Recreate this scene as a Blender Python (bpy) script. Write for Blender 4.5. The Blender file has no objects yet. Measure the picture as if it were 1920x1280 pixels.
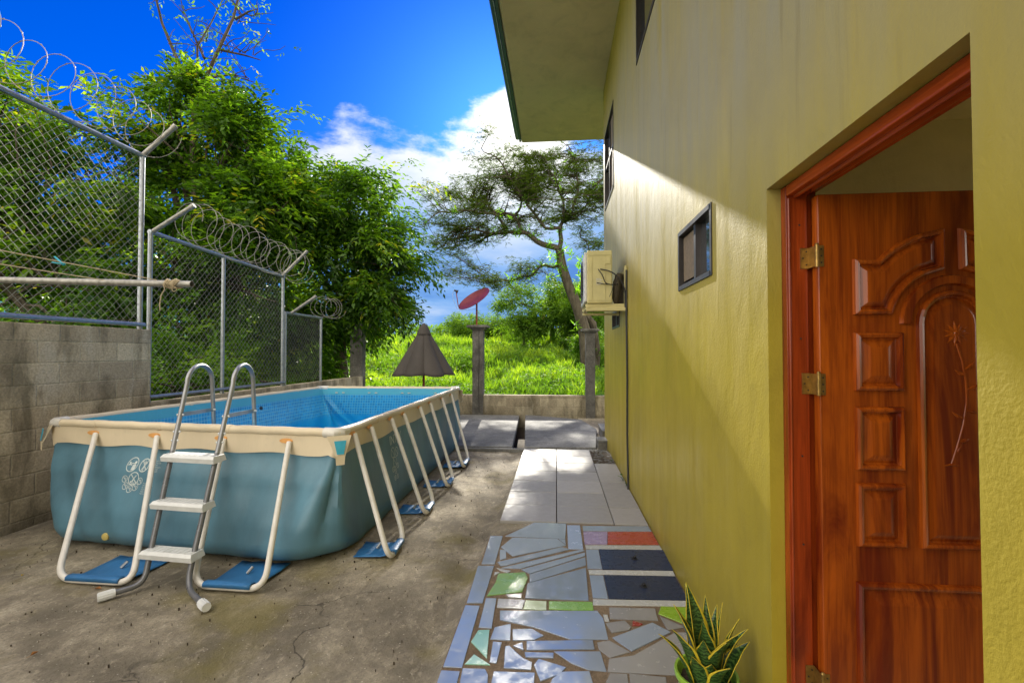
import bpy, bmesh, math, random
import numpy as np
from mathutils import Vector, Matrix, noise as mnoise
R = math.radians
random.seed(7); RNG = np.random.default_rng(7)
S = bpy.context.scene
COL = S.collection

# ---------------------------------------------------------------- camera
cam_d = bpy.data.cameras.new('camera'); cam = bpy.data.objects.new('camera', cam_d); COL.objects.link(cam)
cam.location = (0, 0, 1.5)
cam.rotation_euler = (R(90 + 1.273), 0, R(5.269))
cam_d.sensor_width = 36; cam_d.lens = 16.875; cam_d.clip_end = 2000; cam_d.clip_start = 0.02
S.camera = cam
S.render.resolution_x = 1024; S.render.resolution_y = 682

# ---------------------------------------------------------------- light
SUN_AZ, SUN_EL = -5.3, 26.0            # degrees; azimuth from +Y towards +X
EXPOSURE = 1.0
w = bpy.data.worlds.new('World'); S.world = w; w.use_nodes = True
nt = w.node_tree; nt.nodes.clear()
def N(t, typ, **kw):
    n = t.nodes.new(typ)
    for k, v in kw.items(): setattr(n, k, v)
    return n
def math_node(t, op, a, b=None, c=None, clamp=False):
    n = N(t, 'ShaderNodeMath', operation=op, use_clamp=clamp)
    for i, v in enumerate((a, b, c)):
        if v is None: continue
        if isinstance(v, (int, float)): n.inputs[i].default_value = v
        else: t.links.new(v, n.inputs[i])
    return n.outputs[0]
def mixc(t, fac, a, b, blend='MIX'):
    n = N(t, 'ShaderNodeMix', data_type='RGBA', blend_type=blend)
    for i, v in ((0, fac), (6, a), (7, b)):
        if isinstance(v, (int, float)): n.inputs[i].default_value = v
        elif isinstance(v, tuple): n.inputs[i].default_value = (*v[:3], 1)
        else: t.links.new(v, n.inputs[i])
    return n.outputs[2]
def ramp(t, fac, stops, interp='LINEAR'):
    n = N(t, 'ShaderNodeValToRGB'); n.color_ramp.interpolation = interp
    e = n.color_ramp.elements
    while len(e) < len(stops): e.new(0.5)
    for i, (p, c) in enumerate(stops):
        e[i].position = p
        e[i].color = (c, c, c, 1) if isinstance(c, (int, float)) else (*c[:3], 1)
    t.links.new(fac, n.inputs[0]); return n.outputs[0]
def noise(t, vec, scale, detail=4, rough=.55, dist=0):
    n = N(t, 'ShaderNodeTexNoise'); n.inputs['Scale'].default_value = scale
    n.inputs['Detail'].default_value = detail; n.inputs['Roughness'].default_value = rough
    n.inputs['Distortion'].default_value = dist
    t.links.new(vec, n.inputs['Vector']); return n.outputs[0]
def mapping(t, vec, loc=(0,0,0), rot=(0,0,0), scale=(1,1,1)):
    n = N(t, 'ShaderNodeMapping'); n.inputs[1].default_value = loc; n.inputs[2].default_value = rot; n.inputs[3].default_value = scale
    t.links.new(vec, n.inputs[0]); return n.outputs[0]

sky = N(nt, 'ShaderNodeTexSky', sky_type='NISHITA', sun_disc=False)
sky.sun_elevation = R(SUN_EL); sky.sun_rotation = R(SUN_AZ); sky.air_density = 1.0; sky.dust_density = 0.4; sky.ozone_density = 3.0
hs = N(nt, 'ShaderNodeHueSaturation'); hs.inputs['Saturation'].default_value = 1.7
nt.links.new(sky.outputs[0], hs.inputs['Color'])
blue = mixc(nt, 1.0, hs.outputs[0], (0.09, 0.36, 0.88), 'MULTIPLY')
tc = N(nt, 'ShaderNodeTexCoord'); D = tc.outputs['Generated']
sx = N(nt, 'ShaderNodeSeparateXYZ'); nt.links.new(D, sx.inputs[0])
dz = sx.outputs[2]; dy = sx.outputs[1]; dx = sx.outputs[0]
zc = math_node(nt, 'ADD', math_node(nt, 'MAXIMUM', dz, 0.0), 0.12)
px = math_node(nt, 'DIVIDE', dx, zc); py = math_node(nt, 'DIVIDE', dy, zc)
cb = N(nt, 'ShaderNodeCombineXYZ'); nt.links.new(px, cb.inputs[0]); nt.links.new(py, cb.inputs[1])
PV = cb.outputs[0]
n1 = noise(nt, PV, 1.7, 9, .62, .3)
n2 = noise(nt, mapping(nt, PV, (3.3, 7.1, 2)), 0.9, 6, .55)
n3 = noise(nt, mapping(nt, D, (1, 2, 3), (0, 0, 0), (1, 1, 3.2)), 3.2, 8, .6)
# coverage: thick bank low, scattered puffs higher, white behind the viewer
elev = ramp(nt, dz, [(0.0, 0.74), (0.22, 0.86), (0.33, 0.74), (0.385, 0.50), (0.43, 0.49), (0.50, 0.33), (0.75, 0.22)])
leftdrop = math_node(nt, 'MULTIPLY', math_node(nt, 'MINIMUM', math_node(nt, 'MAXIMUM', math_node(nt, 'SUBTRACT', -0.38, dx), 0.0), math_node(nt, 'MAXIMUM', dy, 0.0)), -1.6)
back = ramp(nt, dy, [(0.0, 0.55), (0.45, 0.0)])
sd = (math.sin(R(SUN_AZ))*math.cos(R(SUN_EL)), math.cos(R(SUN_AZ))*math.cos(R(SUN_EL)), math.sin(R(SUN_EL)))
dp = N(nt, 'ShaderNodeVectorMath', operation='DOT_PRODUCT'); nt.links.new(D, dp.inputs[0]); dp.inputs[1].default_value = sd
near_sun = math_node(nt, 'POWER', math_node(nt, 'MAXIMUM', dp.outputs['Value'], 0.0), 260)
cov = math_node(nt, 'ADD', math_node(nt, 'ADD', math_node(nt, 'ADD', elev, leftdrop), back), math_node(nt, 'MULTIPLY', near_sun, 0.20))
mixn = math_node(nt, 'ADD', math_node(nt, 'MULTIPLY', n1, 0.5), math_node(nt, 'MULTIPLY', n3, 0.5))
m = math_node(nt, 'SUBTRACT', math_node(nt, 'ADD', mixn, cov), 1.0)
mask = ramp(nt, math_node(nt, 'MULTIPLY', math_node(nt, 'ADD', m, 0.0), 9.0, clamp=True), [(0.0, 0.0), (0.9, 1.0)], 'EASE')
# cloud brightness: white tops, slate-blue undersides low down
shade = math_node(nt, 'ADD', math_node(nt, 'MULTIPLY', n2, 1.5), math_node(nt, 'MULTIPLY', n3, 1.3))
lowd = ramp(nt, dz, [(0.0, 0.02), (0.16, 0.0), (0.25, 0.26), (0.36, 0.60)])
sh = math_node(nt, 'ADD', math_node(nt, 'SUBTRACT', shade, 1.25), lowd, clamp=True)
ccol = ramp(nt, sh, [(0.0, (0.5, 1.4, 3.6)), (0.3, (1.2, 2.4, 4.6)), (0.6, (2.7, 3.5, 4.9)), (1.0, (4.9, 5.05, 5.3))])
# brilliance round the sun behind the cloud
glow = math_node(nt, 'POWER', math_node(nt, 'MAXIMUM', dp.outputs['Value'], 0.0), 90)
glow = math_node(nt, 'MULTIPLY', glow, 1.0)
cl2 = mixc(nt, glow, ccol, (9.0, 8.8, 8.2))
bh = ramp(nt, dy, [(0.0, 1.0), (0.4, 0.0)])
cl3 = mixc(nt, bh, cl2, (13.0, 12.0, 10.6))  # unseen cloud behind the viewer, brightened as added fill light
skyc = mixc(nt, mask, blue, cl3)
bg = N(nt, 'ShaderNodeBackground'); bg.inputs[1].default_value = 0.1
nt.links.new(skyc, bg.inputs[0])
out = N(nt, 'ShaderNodeOutputWorld'); nt.links.new(bg.outputs[0], out.inputs[0])

sun_d = bpy.data.lights.new('sun', 'SUN'); sun_d.energy = 5.0; sun_d.angle = R(0.55); sun_d.color = (1, .93, .80)
sun = bpy.data.objects.new('sun', sun_d); COL.objects.link(sun)
sun.rotation_euler = Vector(sd).to_track_quat('Z', 'Y').to_euler()
S.view_settings.view_transform = 'Standard'; S.view_settings.look = 'None'
S.view_settings.exposure = EXPOSURE; S.view_settings.gamma = 1
try:
    S.cycles.max_bounces = 8; S.cycles.transparent_max_bounces = 12
except Exception: pass

# ---------------------------------------------------------------- object helpers
def tag(o, label=None, cat=None, group=None, kind=None):
    if label: o['label'] = label
    if cat: o['category'] = cat
    if group: o['group'] = group
    if kind: o['kind'] = kind
    return o
def empty(name, loc=(0,0,0), rz=0):
    o = bpy.data.objects.new(name, None); COL.objects.link(o); o.location = loc; o.rotation_euler = (0, 0, rz)
    o.empty_display_size = .1
    return o
def copy_tree(o, parent=None):
    c = o.copy(); COL.objects.link(c); c.parent = parent
    for ch in list(o.children): copy_tree(ch, c)
    return c
class MB:
    """collects shapes into one mesh, in world coordinates"""
    def __init__(s): s.v = []; s.f = []; s.mi = []; s.m = 0
    def face(s, pts):
        b = len(s.v); s.v += [tuple(p) for p in pts]; s.f.append(tuple(range(b, b+len(pts)))); s.mi.append(s.m)
    def raw(s, vs, fs):
        b = len(s.v); s.v += [tuple(p) for p in vs]
        for f in fs: s.f.append(tuple(b+i for i in f)); s.mi.append(s.m)
    def box(s, a, b):
        (x0,y0,z0),(x1,y1,z1) = a, b
        vs = [(x,y,z) for z in (z0,z1) for y in (y0,y1) for x in (x0,x1)]
        s.raw(vs, [(0,2,3,1),(4,5,7,6),(0,1,5,4),(2,6,7,3),(0,4,6,2),(1,3,7,5)])
    def obox(s, c, size, rot):          # oriented box, rot: 3x3 Matrix
        c = Vector(c); hx,hy,hz = [q/2 for q in size]
        vs = [c + rot @ Vector((x,y,z)) for z in (-hz,hz) for y in (-hy,hy) for x in (-hx,hx)]
        s.raw(vs, [(0,2,3,1),(4,5,7,6),(0,1,5,4),(2,6,7,3),(0,4,6,2),(1,3,7,5)])
    def tube(s, pts, r, n=8, cap=True):
        pts = [Vector(p) for p in pts]; rs = r if isinstance(r, (list, tuple)) else [r]*len(pts)
        base = len(s.v); up = None
        for i, p in enumerate(pts):
            t = (pts[min(i+1, len(pts)-1)] - pts[max(i-1, 0)])
            t = t.normalized() if t.length > 1e-9 else Vector((0,0,1))
            if up is None:
                up = Vector((0,0,1)) if abs(t.z) < .9 else Vector((1,0,0))
            u = (up - t*up.dot(t)); u = u.normalized() if u.length > 1e-6 else t.orthogonal().normalized()
            up = u; v = t.cross(u)
            for k in range(n):
                a = 2*math.pi*k/n; s.v.append(tuple(p + (u*math.cos(a) + v*math.sin(a))*rs[i]))
        for i in range(len(pts)-1):
            for k in range(n):
                a = base+i*n+k; b = base+i*n+(k+1) % n
                s.f.append((a, b, b+n, a+n)); s.mi.append(s.m)
        if cap:
            s.f.append(tuple(base+k for k in range(n))[::-1]); s.mi.append(s.m)
            e = base+(len(pts)-1)*n; s.f.append(tuple(e+k for k in range(n))); s.mi.append(s.m)
    def prism(s, poly, z0, z1):
        n = len(poly); ar = sum(poly[i][0]*poly[(i+1)%n][1]-poly[(i+1)%n][0]*poly[i][1] for i in range(n))
        if ar < 0: poly = poly[::-1]
        vs = [(x,y,z0) for x,y in poly] + [(x,y,z1) for x,y in poly]
        s.raw(vs, [tuple(range(n))[::-1], tuple(range(n, 2*n))] + [(i,(i+1)%n,n+(i+1)%n,n+i) for i in range(n)])
    def build(s, name, mats, parent=None, smooth=False, bevel=0, seg=2, origin=None):
        me = bpy.data.meshes.new(name)
        o3 = Vector((0,0,0))
        if origin is not None: o3 = Vector(origin)
        vv = [(x-o3.x, y-o3.y, z-o3.z) for x,y,z in s.v] if origin is not None else s.v
        me.from_pydata(vv, [], s.f); me.update()
        if not isinstance(mats, (list, tuple)): mats = [mats]
        for q in mats: me.materials.append(q)
        if len(mats) > 1: me.polygons.foreach_set('material_index', s.mi)
        if smooth:
            me.polygons.foreach_set('use_smooth', [True]*len(me.polygons))
            try: me.set_sharp_from_angle(angle=R(40))
            except Exception: pass
        o = bpy.data.objects.new(name, me); COL.objects.link(o)
        if origin is not None: o.location = o3
        if parent is not None:
            o.parent = parent
            # parents are unrotated empties or meshes: subtract their world position
            pw = Vector((0,0,0)); q = parent
            while q is not None: pw += q.location; q = q.parent
            o.location = o.location - pw
        if bevel:
            md = o.modifiers.new('bevel', 'BEVEL'); md.width = bevel; md.segments = seg; md.limit_method = 'ANGLE'; md.angle_limit = R(35)
        return o
def np_mesh(name, verts, quads, mat, parent=None, tint=None, smooth=False):
    """verts (N,3), quads (M,4) numpy -> mesh object in world coordinates"""
    me = bpy.data.meshes.new(name)
    me.vertices.add(len(verts)); me.vertices.foreach_set('co', verts.astype(np.float32).ravel())
    k = quads.shape[1]
    me.loops.add(quads.size); me.loops.foreach_set('vertex_index', quads.astype(np.int32).ravel())
    me.polygons.add(len(quads)); me.polygons.foreach_set('loop_start', np.arange(0, quads.size, k, dtype=np.int32))
    if tint is not None:
        a = me.attributes.new('tint', 'FLOAT', 'POINT'); a.data.foreach_set('value', tint.astype(np.float32))
    me.update(calc_edges=True)
    if smooth: me.polygons.foreach_set('use_smooth', [True]*len(me.polygons))
    me.materials.append(mat)
    o = bpy.data.objects.new(name, me); COL.objects.link(o)
    if parent is not None:
        o.parent = parent; o.location = -Vector(parent.location)
    return o

# ---------------------------------------------------------------- materials
def new_mat(name, base=(.5,.5,.5), rough=.6, spec=.5, metal=0):
    m = bpy.data.materials.new(name); m.use_nodes = True
    b = m.node_tree.nodes['Principled BSDF']
    b.inputs['Base Color'].default_value = (*base, 1); b.inputs['Roughness'].default_value = rough
    b.inputs['Specular IOR Level'].default_value = spec; b.inputs['Metallic'].default_value = metal
    return m, m.node_tree, b
def objco(t): return N(t, 'ShaderNodeTexCoord').outputs['Object']
def bump(t, b, h, strength=.3, dist=.01):
    n = N(t, 'ShaderNodeBump'); n.inputs['Strength'].default_value = strength; n.inputs['Distance'].default_value = dist
    t.links.new(h, n.inputs['Height']); t.links.new(n.outputs[0], b.inputs['Normal'])
def simple(name, base, rough=.5, metal=0, var=.12, scale=18, bmp=.0, spec=.5):
    m, t, b = new_mat(name, base, rough, spec, metal)
    c = objco(t); n = noise(t, c, scale, 5)
    lo = tuple(max(0, q*(1-var)) for q in base); hi = tuple(min(1, q*(1+var)) for q in base)
    t.links.new(ramp(t, n, [(.3, lo), (.7, hi)]), b.inputs['Base Color'])
    r = ramp(t, noise(t, c, scale*.4, 3), [(.3, max(0, rough-.07)), (.7, min(1, rough+.07))]); t.links.new(r, b.inputs['Roughness'])
    if bmp: bump(t, b, n, bmp, .004)
    return m
M = {}
def m_wall(name, base, weather_sheen=True):
    m, t, b = new_mat(name, base, .55, .35)
    c = objco(t)
    big = noise(t, c, .8, 5, .6)
    streak = noise(t, mapping(t, c, scale=(3, 3.2, .22)), 2.2, 6, .6)
    streak2 = noise(t, mapping(t, c, (5, 2, 1), scale=(6, 9, .5)), 2.0, 4, .6)
    fine = noise(t, c, 85, 4, .6)
    col = mixc(t, ramp(t, big, [(.3, 0.), (.7, 1.)]), tuple(q*.88 for q in base), tuple(min(1, q*1.10) for q in base))
    mid = noise(t, mapping(t, c, (7, 3, 5), scale=(1, 1, .7)), 3.1, 7, .68, .5)
    col = mixc(t, ramp(t, mid, [(.34, .40), (.50, 0.)]), col, tuple(q*.68 for q in base))
    col = mixc(t, ramp(t, mid, [(.54, 0.), (.70, .35)]), col, tuple(min(1, q*1.22+.012) for q in base))
    sz0 = N(t, 'ShaderNodeSeparateXYZ'); t.links.new(c, sz0.inputs[0])
    foot = math_node(t, 'MULTIPLY', ramp(t, math_node(t, 'ADD', sz0.outputs[2], math_node(t, 'MULTIPLY', noise(t, c, 5, 6, .7), .35)), [(.12, .75), (.34, 0.)]), .8 if weather_sheen else 0.)
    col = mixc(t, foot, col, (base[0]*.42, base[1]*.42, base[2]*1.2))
    if weather_sheen:
        grey = (base[0]*.84, base[1]*.98, min(1, base[2]*6+.03))  # glancing sheen painted into the upper wall colour as pale grey
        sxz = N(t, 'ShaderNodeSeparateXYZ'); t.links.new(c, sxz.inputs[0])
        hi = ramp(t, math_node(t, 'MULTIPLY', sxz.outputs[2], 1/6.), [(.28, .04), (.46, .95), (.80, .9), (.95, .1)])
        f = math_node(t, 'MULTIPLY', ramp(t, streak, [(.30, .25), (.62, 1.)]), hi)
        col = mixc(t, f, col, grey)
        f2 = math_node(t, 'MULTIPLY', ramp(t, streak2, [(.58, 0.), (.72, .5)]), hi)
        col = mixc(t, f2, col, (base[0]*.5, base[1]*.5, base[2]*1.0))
    t.links.new(col, b.inputs['Base Color'])
    h = math_node(t, 'ADD', math_node(t, 'MULTIPLY', streak2, .07 if weather_sheen else .1), math_node(t, 'ADD', math_node(t, 'MULTIPLY', fine, .35), math_node(t, 'MULTIPLY', noise(t, mapping(t, c, scale=(1, 1, .5)), 7, 7, .6, .8), 1.1)))
    bump(t, b, h, .42, .008)
    t.links.new(ramp(t, streak, [(.3, .38), (.7, .6)]), b.inputs['Roughness'])
    return m
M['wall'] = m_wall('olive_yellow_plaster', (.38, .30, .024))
M['wall_in'] = m_wall('indoor_plaster', (.74, .62, .36), False)
M['soffit'] = m_wall('soffit_paint', (.70, .56, .32), False)
def m_concrete(name, dark, light, scale=1.0, stain=.5, bm=.7, moss=0, grit=0):
    m, t, b = new_mat(name, light, .85, .3)
    c = objco(t)
    a = noise(t, c, .7*scale, 8, .62, .6); g = noise(t, mapping(t, c, (4, 1, 2)), 2.7*scale, 9, .68, .3); f = noise(t, c, 60*scale, 5, .7)
    col = ramp(t, a, [(.32, dark), (.52, tuple((p+q)/2 for p, q in zip(dark, light))), (.68, light)])
    col = mixc(t, ramp(t, g, [(.42, stain), (.6, 0.)]), col, tuple(q*.45 for q in dark))
    col = mixc(t, ramp(t, f, [(.38, .55), (.56, 0.)]), col, tuple(q*.30 for q in light))
    mid = noise(t, mapping(t, c, (2, 2, 2), scale=(1, .6, 1)), 16*scale, 7, .75, .5); col = mixc(t, ramp(t, mid, [(.36, .6), (.5, 0.)]), col, tuple(q*.30 for q in light)); col = mixc(t, ramp(t, mid, [(.55, 0.), (.7, .35)]), col, tuple(min(1, q*1.25) for q in light))
    if grit:
        vo = N(t, 'ShaderNodeTexVoronoi'); vo.inputs['Scale'].default_value = 70; t.links.new(c, vo.inputs['Vector'])
        sel = math_node(t, 'MULTIPLY', ramp(t, vo.outputs['Distance'], [(.16, 1.), (.26, 0.)]), ramp(t, noise(t, c, 31, 2), [(.5, 0.), (.56, 1.)]))
        col = mixc(t, math_node(t, 'MULTIPLY', sel, .5), col, (.035, .03, .022))
        vo2 = N(t, 'ShaderNodeTexVoronoi'); vo2.inputs['Scale'].default_value = 45; t.links.new(mapping(t, c, (3, 3, 3)), vo2.inputs['Vector'])
        sel2 = math_node(t, 'MULTIPLY', ramp(t, vo2.outputs['Distance'], [(.12, 1.), (.22, 0.)]), ramp(t, noise(t, mapping(t, c, (1, 9, 1)), 21, 2), [(.53, 0.), (.58, 1.)]))
        col = mixc(t, math_node(t, 'MULTIPLY', sel2, .7), col, (.62, .57, .46))
        cv = N(t, 'ShaderNodeMapping'); dn = N(t, 'ShaderNodeTexNoise'); dn.inputs['Scale'].default_value = 2.5; dn.inputs['Detail'].default_value = 6; t.links.new(c, dn.inputs['Vector'])
        vm = N(t, 'ShaderNodeVectorMath', operation='MULTIPLY_ADD'); t.links.new(dn.outputs['Color'], vm.inputs[0]); vm.inputs[1].default_value = (.55, .55, .55); t.links.new(c, vm.inputs[2])
        ve = N(t, 'ShaderNodeTexVoronoi', feature='DISTANCE_TO_EDGE'); ve.inputs['Scale'].default_value = .75; t.links.new(vm.outputs[0], ve.inputs['Vector'])
        crack = ramp(t, ve.outputs['Distance'], [(.0, 1.), (.006, 0.)])
        crack = math_node(t, 'MULTIPLY', crack, ramp(t, noise(t, c, 1.4, 4), [(.45, 0.), (.55, .9)]))
        col = mixc(t, crack, col, (.03, .025, .018))
    if moss:
        mm = noise(t, mapping(t, c, (9, 3, 0)), 1.3*scale, 6, .6)
        col = mixc(t, ramp(t, mm, [(.52, 0.), (.66, moss)]), col, (.20, .17, .045))
    t.links.new(col, b.inputs['Base Color'])
    h = math_node(t, 'ADD', math_node(t, 'MULTIPLY', f, .5), math_node(t, 'ADD', g, mid))
    bump(t, b, h, bm, .012)
    return m
M['yard'] = m_concrete('rough_yard_concrete', (.20, .172, .122), (.62, .545, .41), 1.0, .65, 1.0, .6, 1)
M['slab'] = m_concrete('smooth_slab_concrete', (.17, .175, .18), (.33, .33, .32), 1.3, .45, .3)
M['pillar'] = m_concrete('old_pillar_concrete', (.11, .105, .095), (.27, .26, .24), 1.6, .6, .5)
def m_block(name, face_axis):
    m, t, b = new_mat(name, (.3,.28,.24), .9, .25)
    c = objco(t)
    s = N(t, 'ShaderNodeSeparateXYZ'); t.links.new(c, s.inputs[0])
    k = N(t, 'ShaderNodeCombineXYZ'); t.links.new(s.outputs[1 if face_axis == 'x' else 0], k.inputs[0]); t.links.new(s.outputs[2], k.inputs[1])
    br = N(t, 'ShaderNodeTexBrick'); t.links.new(k.outputs[0], br.inputs['Vector'])
    br.inputs['Scale'].default_value = 1; br.inputs['Brick Width'].default_value = .4; br.inputs['Row Height'].default_value = .2
    br.inputs['Mortar Size'].default_value = .010; br.inputs['Mortar Smooth'].default_value = .6; br.inputs['Bias'].default_value = 0
    br.inputs['Color1'].default_value = (.68,.59,.42,1); br.inputs['Color2'].default_value = (.44,.37,.26,1); br.inputs['Mortar'].default_value = (.50,.44,.31,1)
    a = noise(t, mapping(t, c, scale=(1, 1, .35)), 3.0, 8, .65, .4); g = noise(t, mapping(t, c, (2, 5, 3), scale=(1.4, 1.4, .5)), 2.2, 7, .6); f = noise(t, c, 55, 5, .7)
    col = mixc(t, ramp(t, a, [(.38, .7), (.55, 0.)]), br.outputs[0], (.085, .075, .045))
    col = mixc(t, ramp(t, g, [(.56, 0.), (.66, .8)]), col, (.58, .52, .40))
    z2 = ramp(t, s.outputs[2], [(0.0, .75), (.6, 0.)])
    col = mixc(t, math_node(t, 'MULTIPLY', z2, noise(t, c, 4, 5)), col, (.03, .028, .02))
    col = mixc(t, ramp(t, f, [(.35, .4), (.6, 0.)]), col, (.08, .07, .05))
    t.links.new(col, b.inputs['Base Color'])
    h = math_node(t, 'SUBTRACT', math_node(t, 'ADD', math_node(t, 'MULTIPLY', f, .4), a), math_node(t, 'MULTIPLY', br.outputs['Fac'], .32))
    bump(t, b, h, .8, .012)
    return m
M['block_x'] = m_block('mossy_block_wall_side', 'x'); M['block_y'] = m_block('mossy_block_wall_back', 'y')
M['mortar'] = m_concrete('mosaic_mortar', (.20, .14, .085), (.33, .25, .17), 4, .3, .5)
M['soil'] = simple('dark_soil', (.05, .035, .02), .95, var=.5, scale=40, bmp=.8)
def m_tile(name, base, rough=.06, ribs=0, var=.06, spec=.8):
    m, t, b = new_mat(name, base, rough, spec); b.inputs['IOR'].default_value = 1.62
    c = objco(t); n = noise(t, c, 3, 5); f = noise(t, c, 160, 3)
    dirt = noise(t, mapping(t, c, (1, 7, 2)), 14, 8, .7)
    col = ramp(t, n, [(.3, tuple(q*(1-var) for q in base)), (.7, base)])
    col = mixc(t, ramp(t, dirt, [(.60, 0.), (.80, .35)]), col, tuple(q*.6+.01 for q in base))
    oi = N(t, 'ShaderNodeObjectInfo'); col = mixc(t, 1.0, col, ramp(t, oi.outputs['Random'], [(0., .84), (1., 1.12)]), 'MULTIPLY')
    t.links.new(col, b.inputs['Base Color'])
    t.links.new(ramp(t, dirt, [(.4, rough), (.75, rough+.3)]), b.inputs['Roughness'])
    if ribs:
        wv = N(t, 'ShaderNodeTexWave'); wv.inputs['Scale'].default_value = ribs; wv.inputs['Distortion'].default_value = 1.5; wv.bands_direction = 'Y'
        t.links.new(c, wv.inputs[0]); bump(t, b, wv.outputs['Fac'], .35, .002)
    else: bump(t, b, n, .13, .006)
    return m
M['t_w'] = m_tile('white_glazed_tile', (.27, .33, .43)); M['t_p'] = m_tile('pale_glazed_tile', (.46, .47, .46), .14)  # blue of the sky light put into the white tile colour
M['t_s'] = m_tile('grey_glazed_tile', (.27, .27, .28), .09); M['t_g'] = m_tile('soft_green_tile', (.22, .40, .11), .12)
M['t_h'] = m_tile('pale_green_tile', (.5, .60, .36), .1); M['t_G'] = m_tile('bright_green_tile', (.26, .50, .04), .15)
M['t_L'] = m_tile('lime_tile', (.28, .50, .02), .2); M['t_m'] = m_tile('mint_tile', (.30, .60, .42), .15)
M['t_R'] = m_tile('brick_red_tile', (.42, .055, .03), .2); M['t_D'] = m_tile('dark_red_tile', (.35, .02, .02), .2)
M['t_l'] = m_tile('lavender_ribbed_tile', (.42, .34, .55), .15, 60); M['t_r'] = m_tile('blue_ribbed_tile', (.33, .42, .60), .12, 60)
M['paver'] = m_tile('grey_paver', (.36, .345, .33), .40)
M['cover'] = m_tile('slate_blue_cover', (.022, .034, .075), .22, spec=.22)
M['galv'] = simple('galvanised_steel', (.36, .39, .42), .42, .8, .2, 30)
M['galv_old'] = simple('weathered_galvanised_steel', (.33, .32, .29), .5, .6, .3, 25)
M['wire'] = simple('steel_wire', (.25, .25, .24), .7, .0, .15, 30)
M['razor'] = simple('razor_wire_steel', (.26, .25, .23), .6, .25, .2, 40)
M['white_metal'] = simple('white_powder_coated_steel', (.70, .68, .63), .35, 0, .1, 12)
M['grey_metal'] = simple('grey_coated_steel', (.16, .165, .18), .3, .3, .15, 14)
M['plastic'] = simple('light_grey_plastic', (.66, .68, .68), .4, 0, .08, 14)
M['rail_metal'] = simple('bare_ladder_steel', (.33, .34, .36), .40, .6, .12, 14)
M['brass'] = simple('tarnished_brass', (.36, .23, .07), .35, .85, .3, 60)
M['screw'] = simple('dark_screw', (.05, .04, .03), .5, .5)
def m_fabric(name, base, var=.25, rough=.42):
    m, t, b = new_mat(name, base, rough, .5)
    c = objco(t)
    a = noise(t, mapping(t, c, scale=(1.6, 1.6, .6)), 1.5, 5, .55); d = noise(t, c, 9, 7, .7)
    col = ramp(t, a, [(.3, tuple(q*(1-var) for q in base)), (.7, tuple(min(1, q*(1+var)) for q in base))])
    col = mixc(t, ramp(t, d, [(.55, 0.), (.75, .35)]), col, tuple(q*.6+.05 for q in base))
    t.links.new(col, b.inputs['Base Color']); bump(t, b, math_node(t, 'ADD', noise(t, mapping(t, c, scale=(1, 1, .15)), 12, 4), math_node(t, 'MULTIPLY', noise(t, c, 300, 2), .05)), .35, .01)
    return m
M['pool_blue'] = m_fabric('pool_blue_vinyl', (.085, .195, .265), .3)
M['pool_cream'] = m_fabric('pool_cream_band', (.70, .60, .43), .08)
M['strap'] = m_fabric('blue_strap_vinyl', (.035, .17, .40), .2)
M['umbrella'] = m_fabric('charcoal_parasol_cloth', (.062, .053, .046), .2, .8)
M['orange'] = simple('faded_orange_reinforcement', (.75, .38, .12), .6)
M['print'] = simple('white_print', (.55, .62, .62), .6)
M['cyan_tab'] = simple('cyan_vinyl_tab', (.05, .42, .62), .5)
def m_liner():
    m, t, b = new_mat('pool_liner', (.02, .28, .6), .3, .5)
    c = objco(t); s = N(t, 'ShaderNodeSeparateXYZ'); t.links.new(c, s.inputs[0])
    k = N(t, 'ShaderNodeCombineXYZ'); t.links.new(math_node(t, 'ADD', s.outputs[0], s.outputs[1]), k.inputs[0]); t.links.new(s.outputs[2], k.inputs[1])
    br = N(t, 'ShaderNodeTexBrick'); t.links.new(k.outputs[0], br.inputs['Vector']); br.offset = 0
    br.inputs['Scale'].default_value = 1; br.inputs['Brick Width'].default_value = .045; br.inputs['Row Height'].default_value = .045
    br.inputs['Mortar Size'].default_value = .004; br.inputs['Mortar Smooth'].default_value = .1
    br.inputs['Color1'].default_value = (.015,.26,.56,1); br.inputs['Color2'].default_value = (.01,.36,.72,1); br.inputs['Mortar'].default_value = (.16,.50,.68,1)
    z = s.outputs[2]
    plain = mixc(t, 1., (.01, .33, .68), (.01, .33, .68))
    col = mixc(t, ramp(t, z, [(.40, 0.), (.46, 1.)]), plain, br.outputs[0])
    col = mixc(t, math_node(t, 'GREATER_THAN', z, .775), col, (.10, .46, .60))
    t.links.new(col, b.inputs['Base Color']); bump(t, b, noise(t, mapping(t, c, scale=(1, 1, .2)), 6, 3), .5, .02)
    return m
M['liner'] = m_liner()
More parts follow.
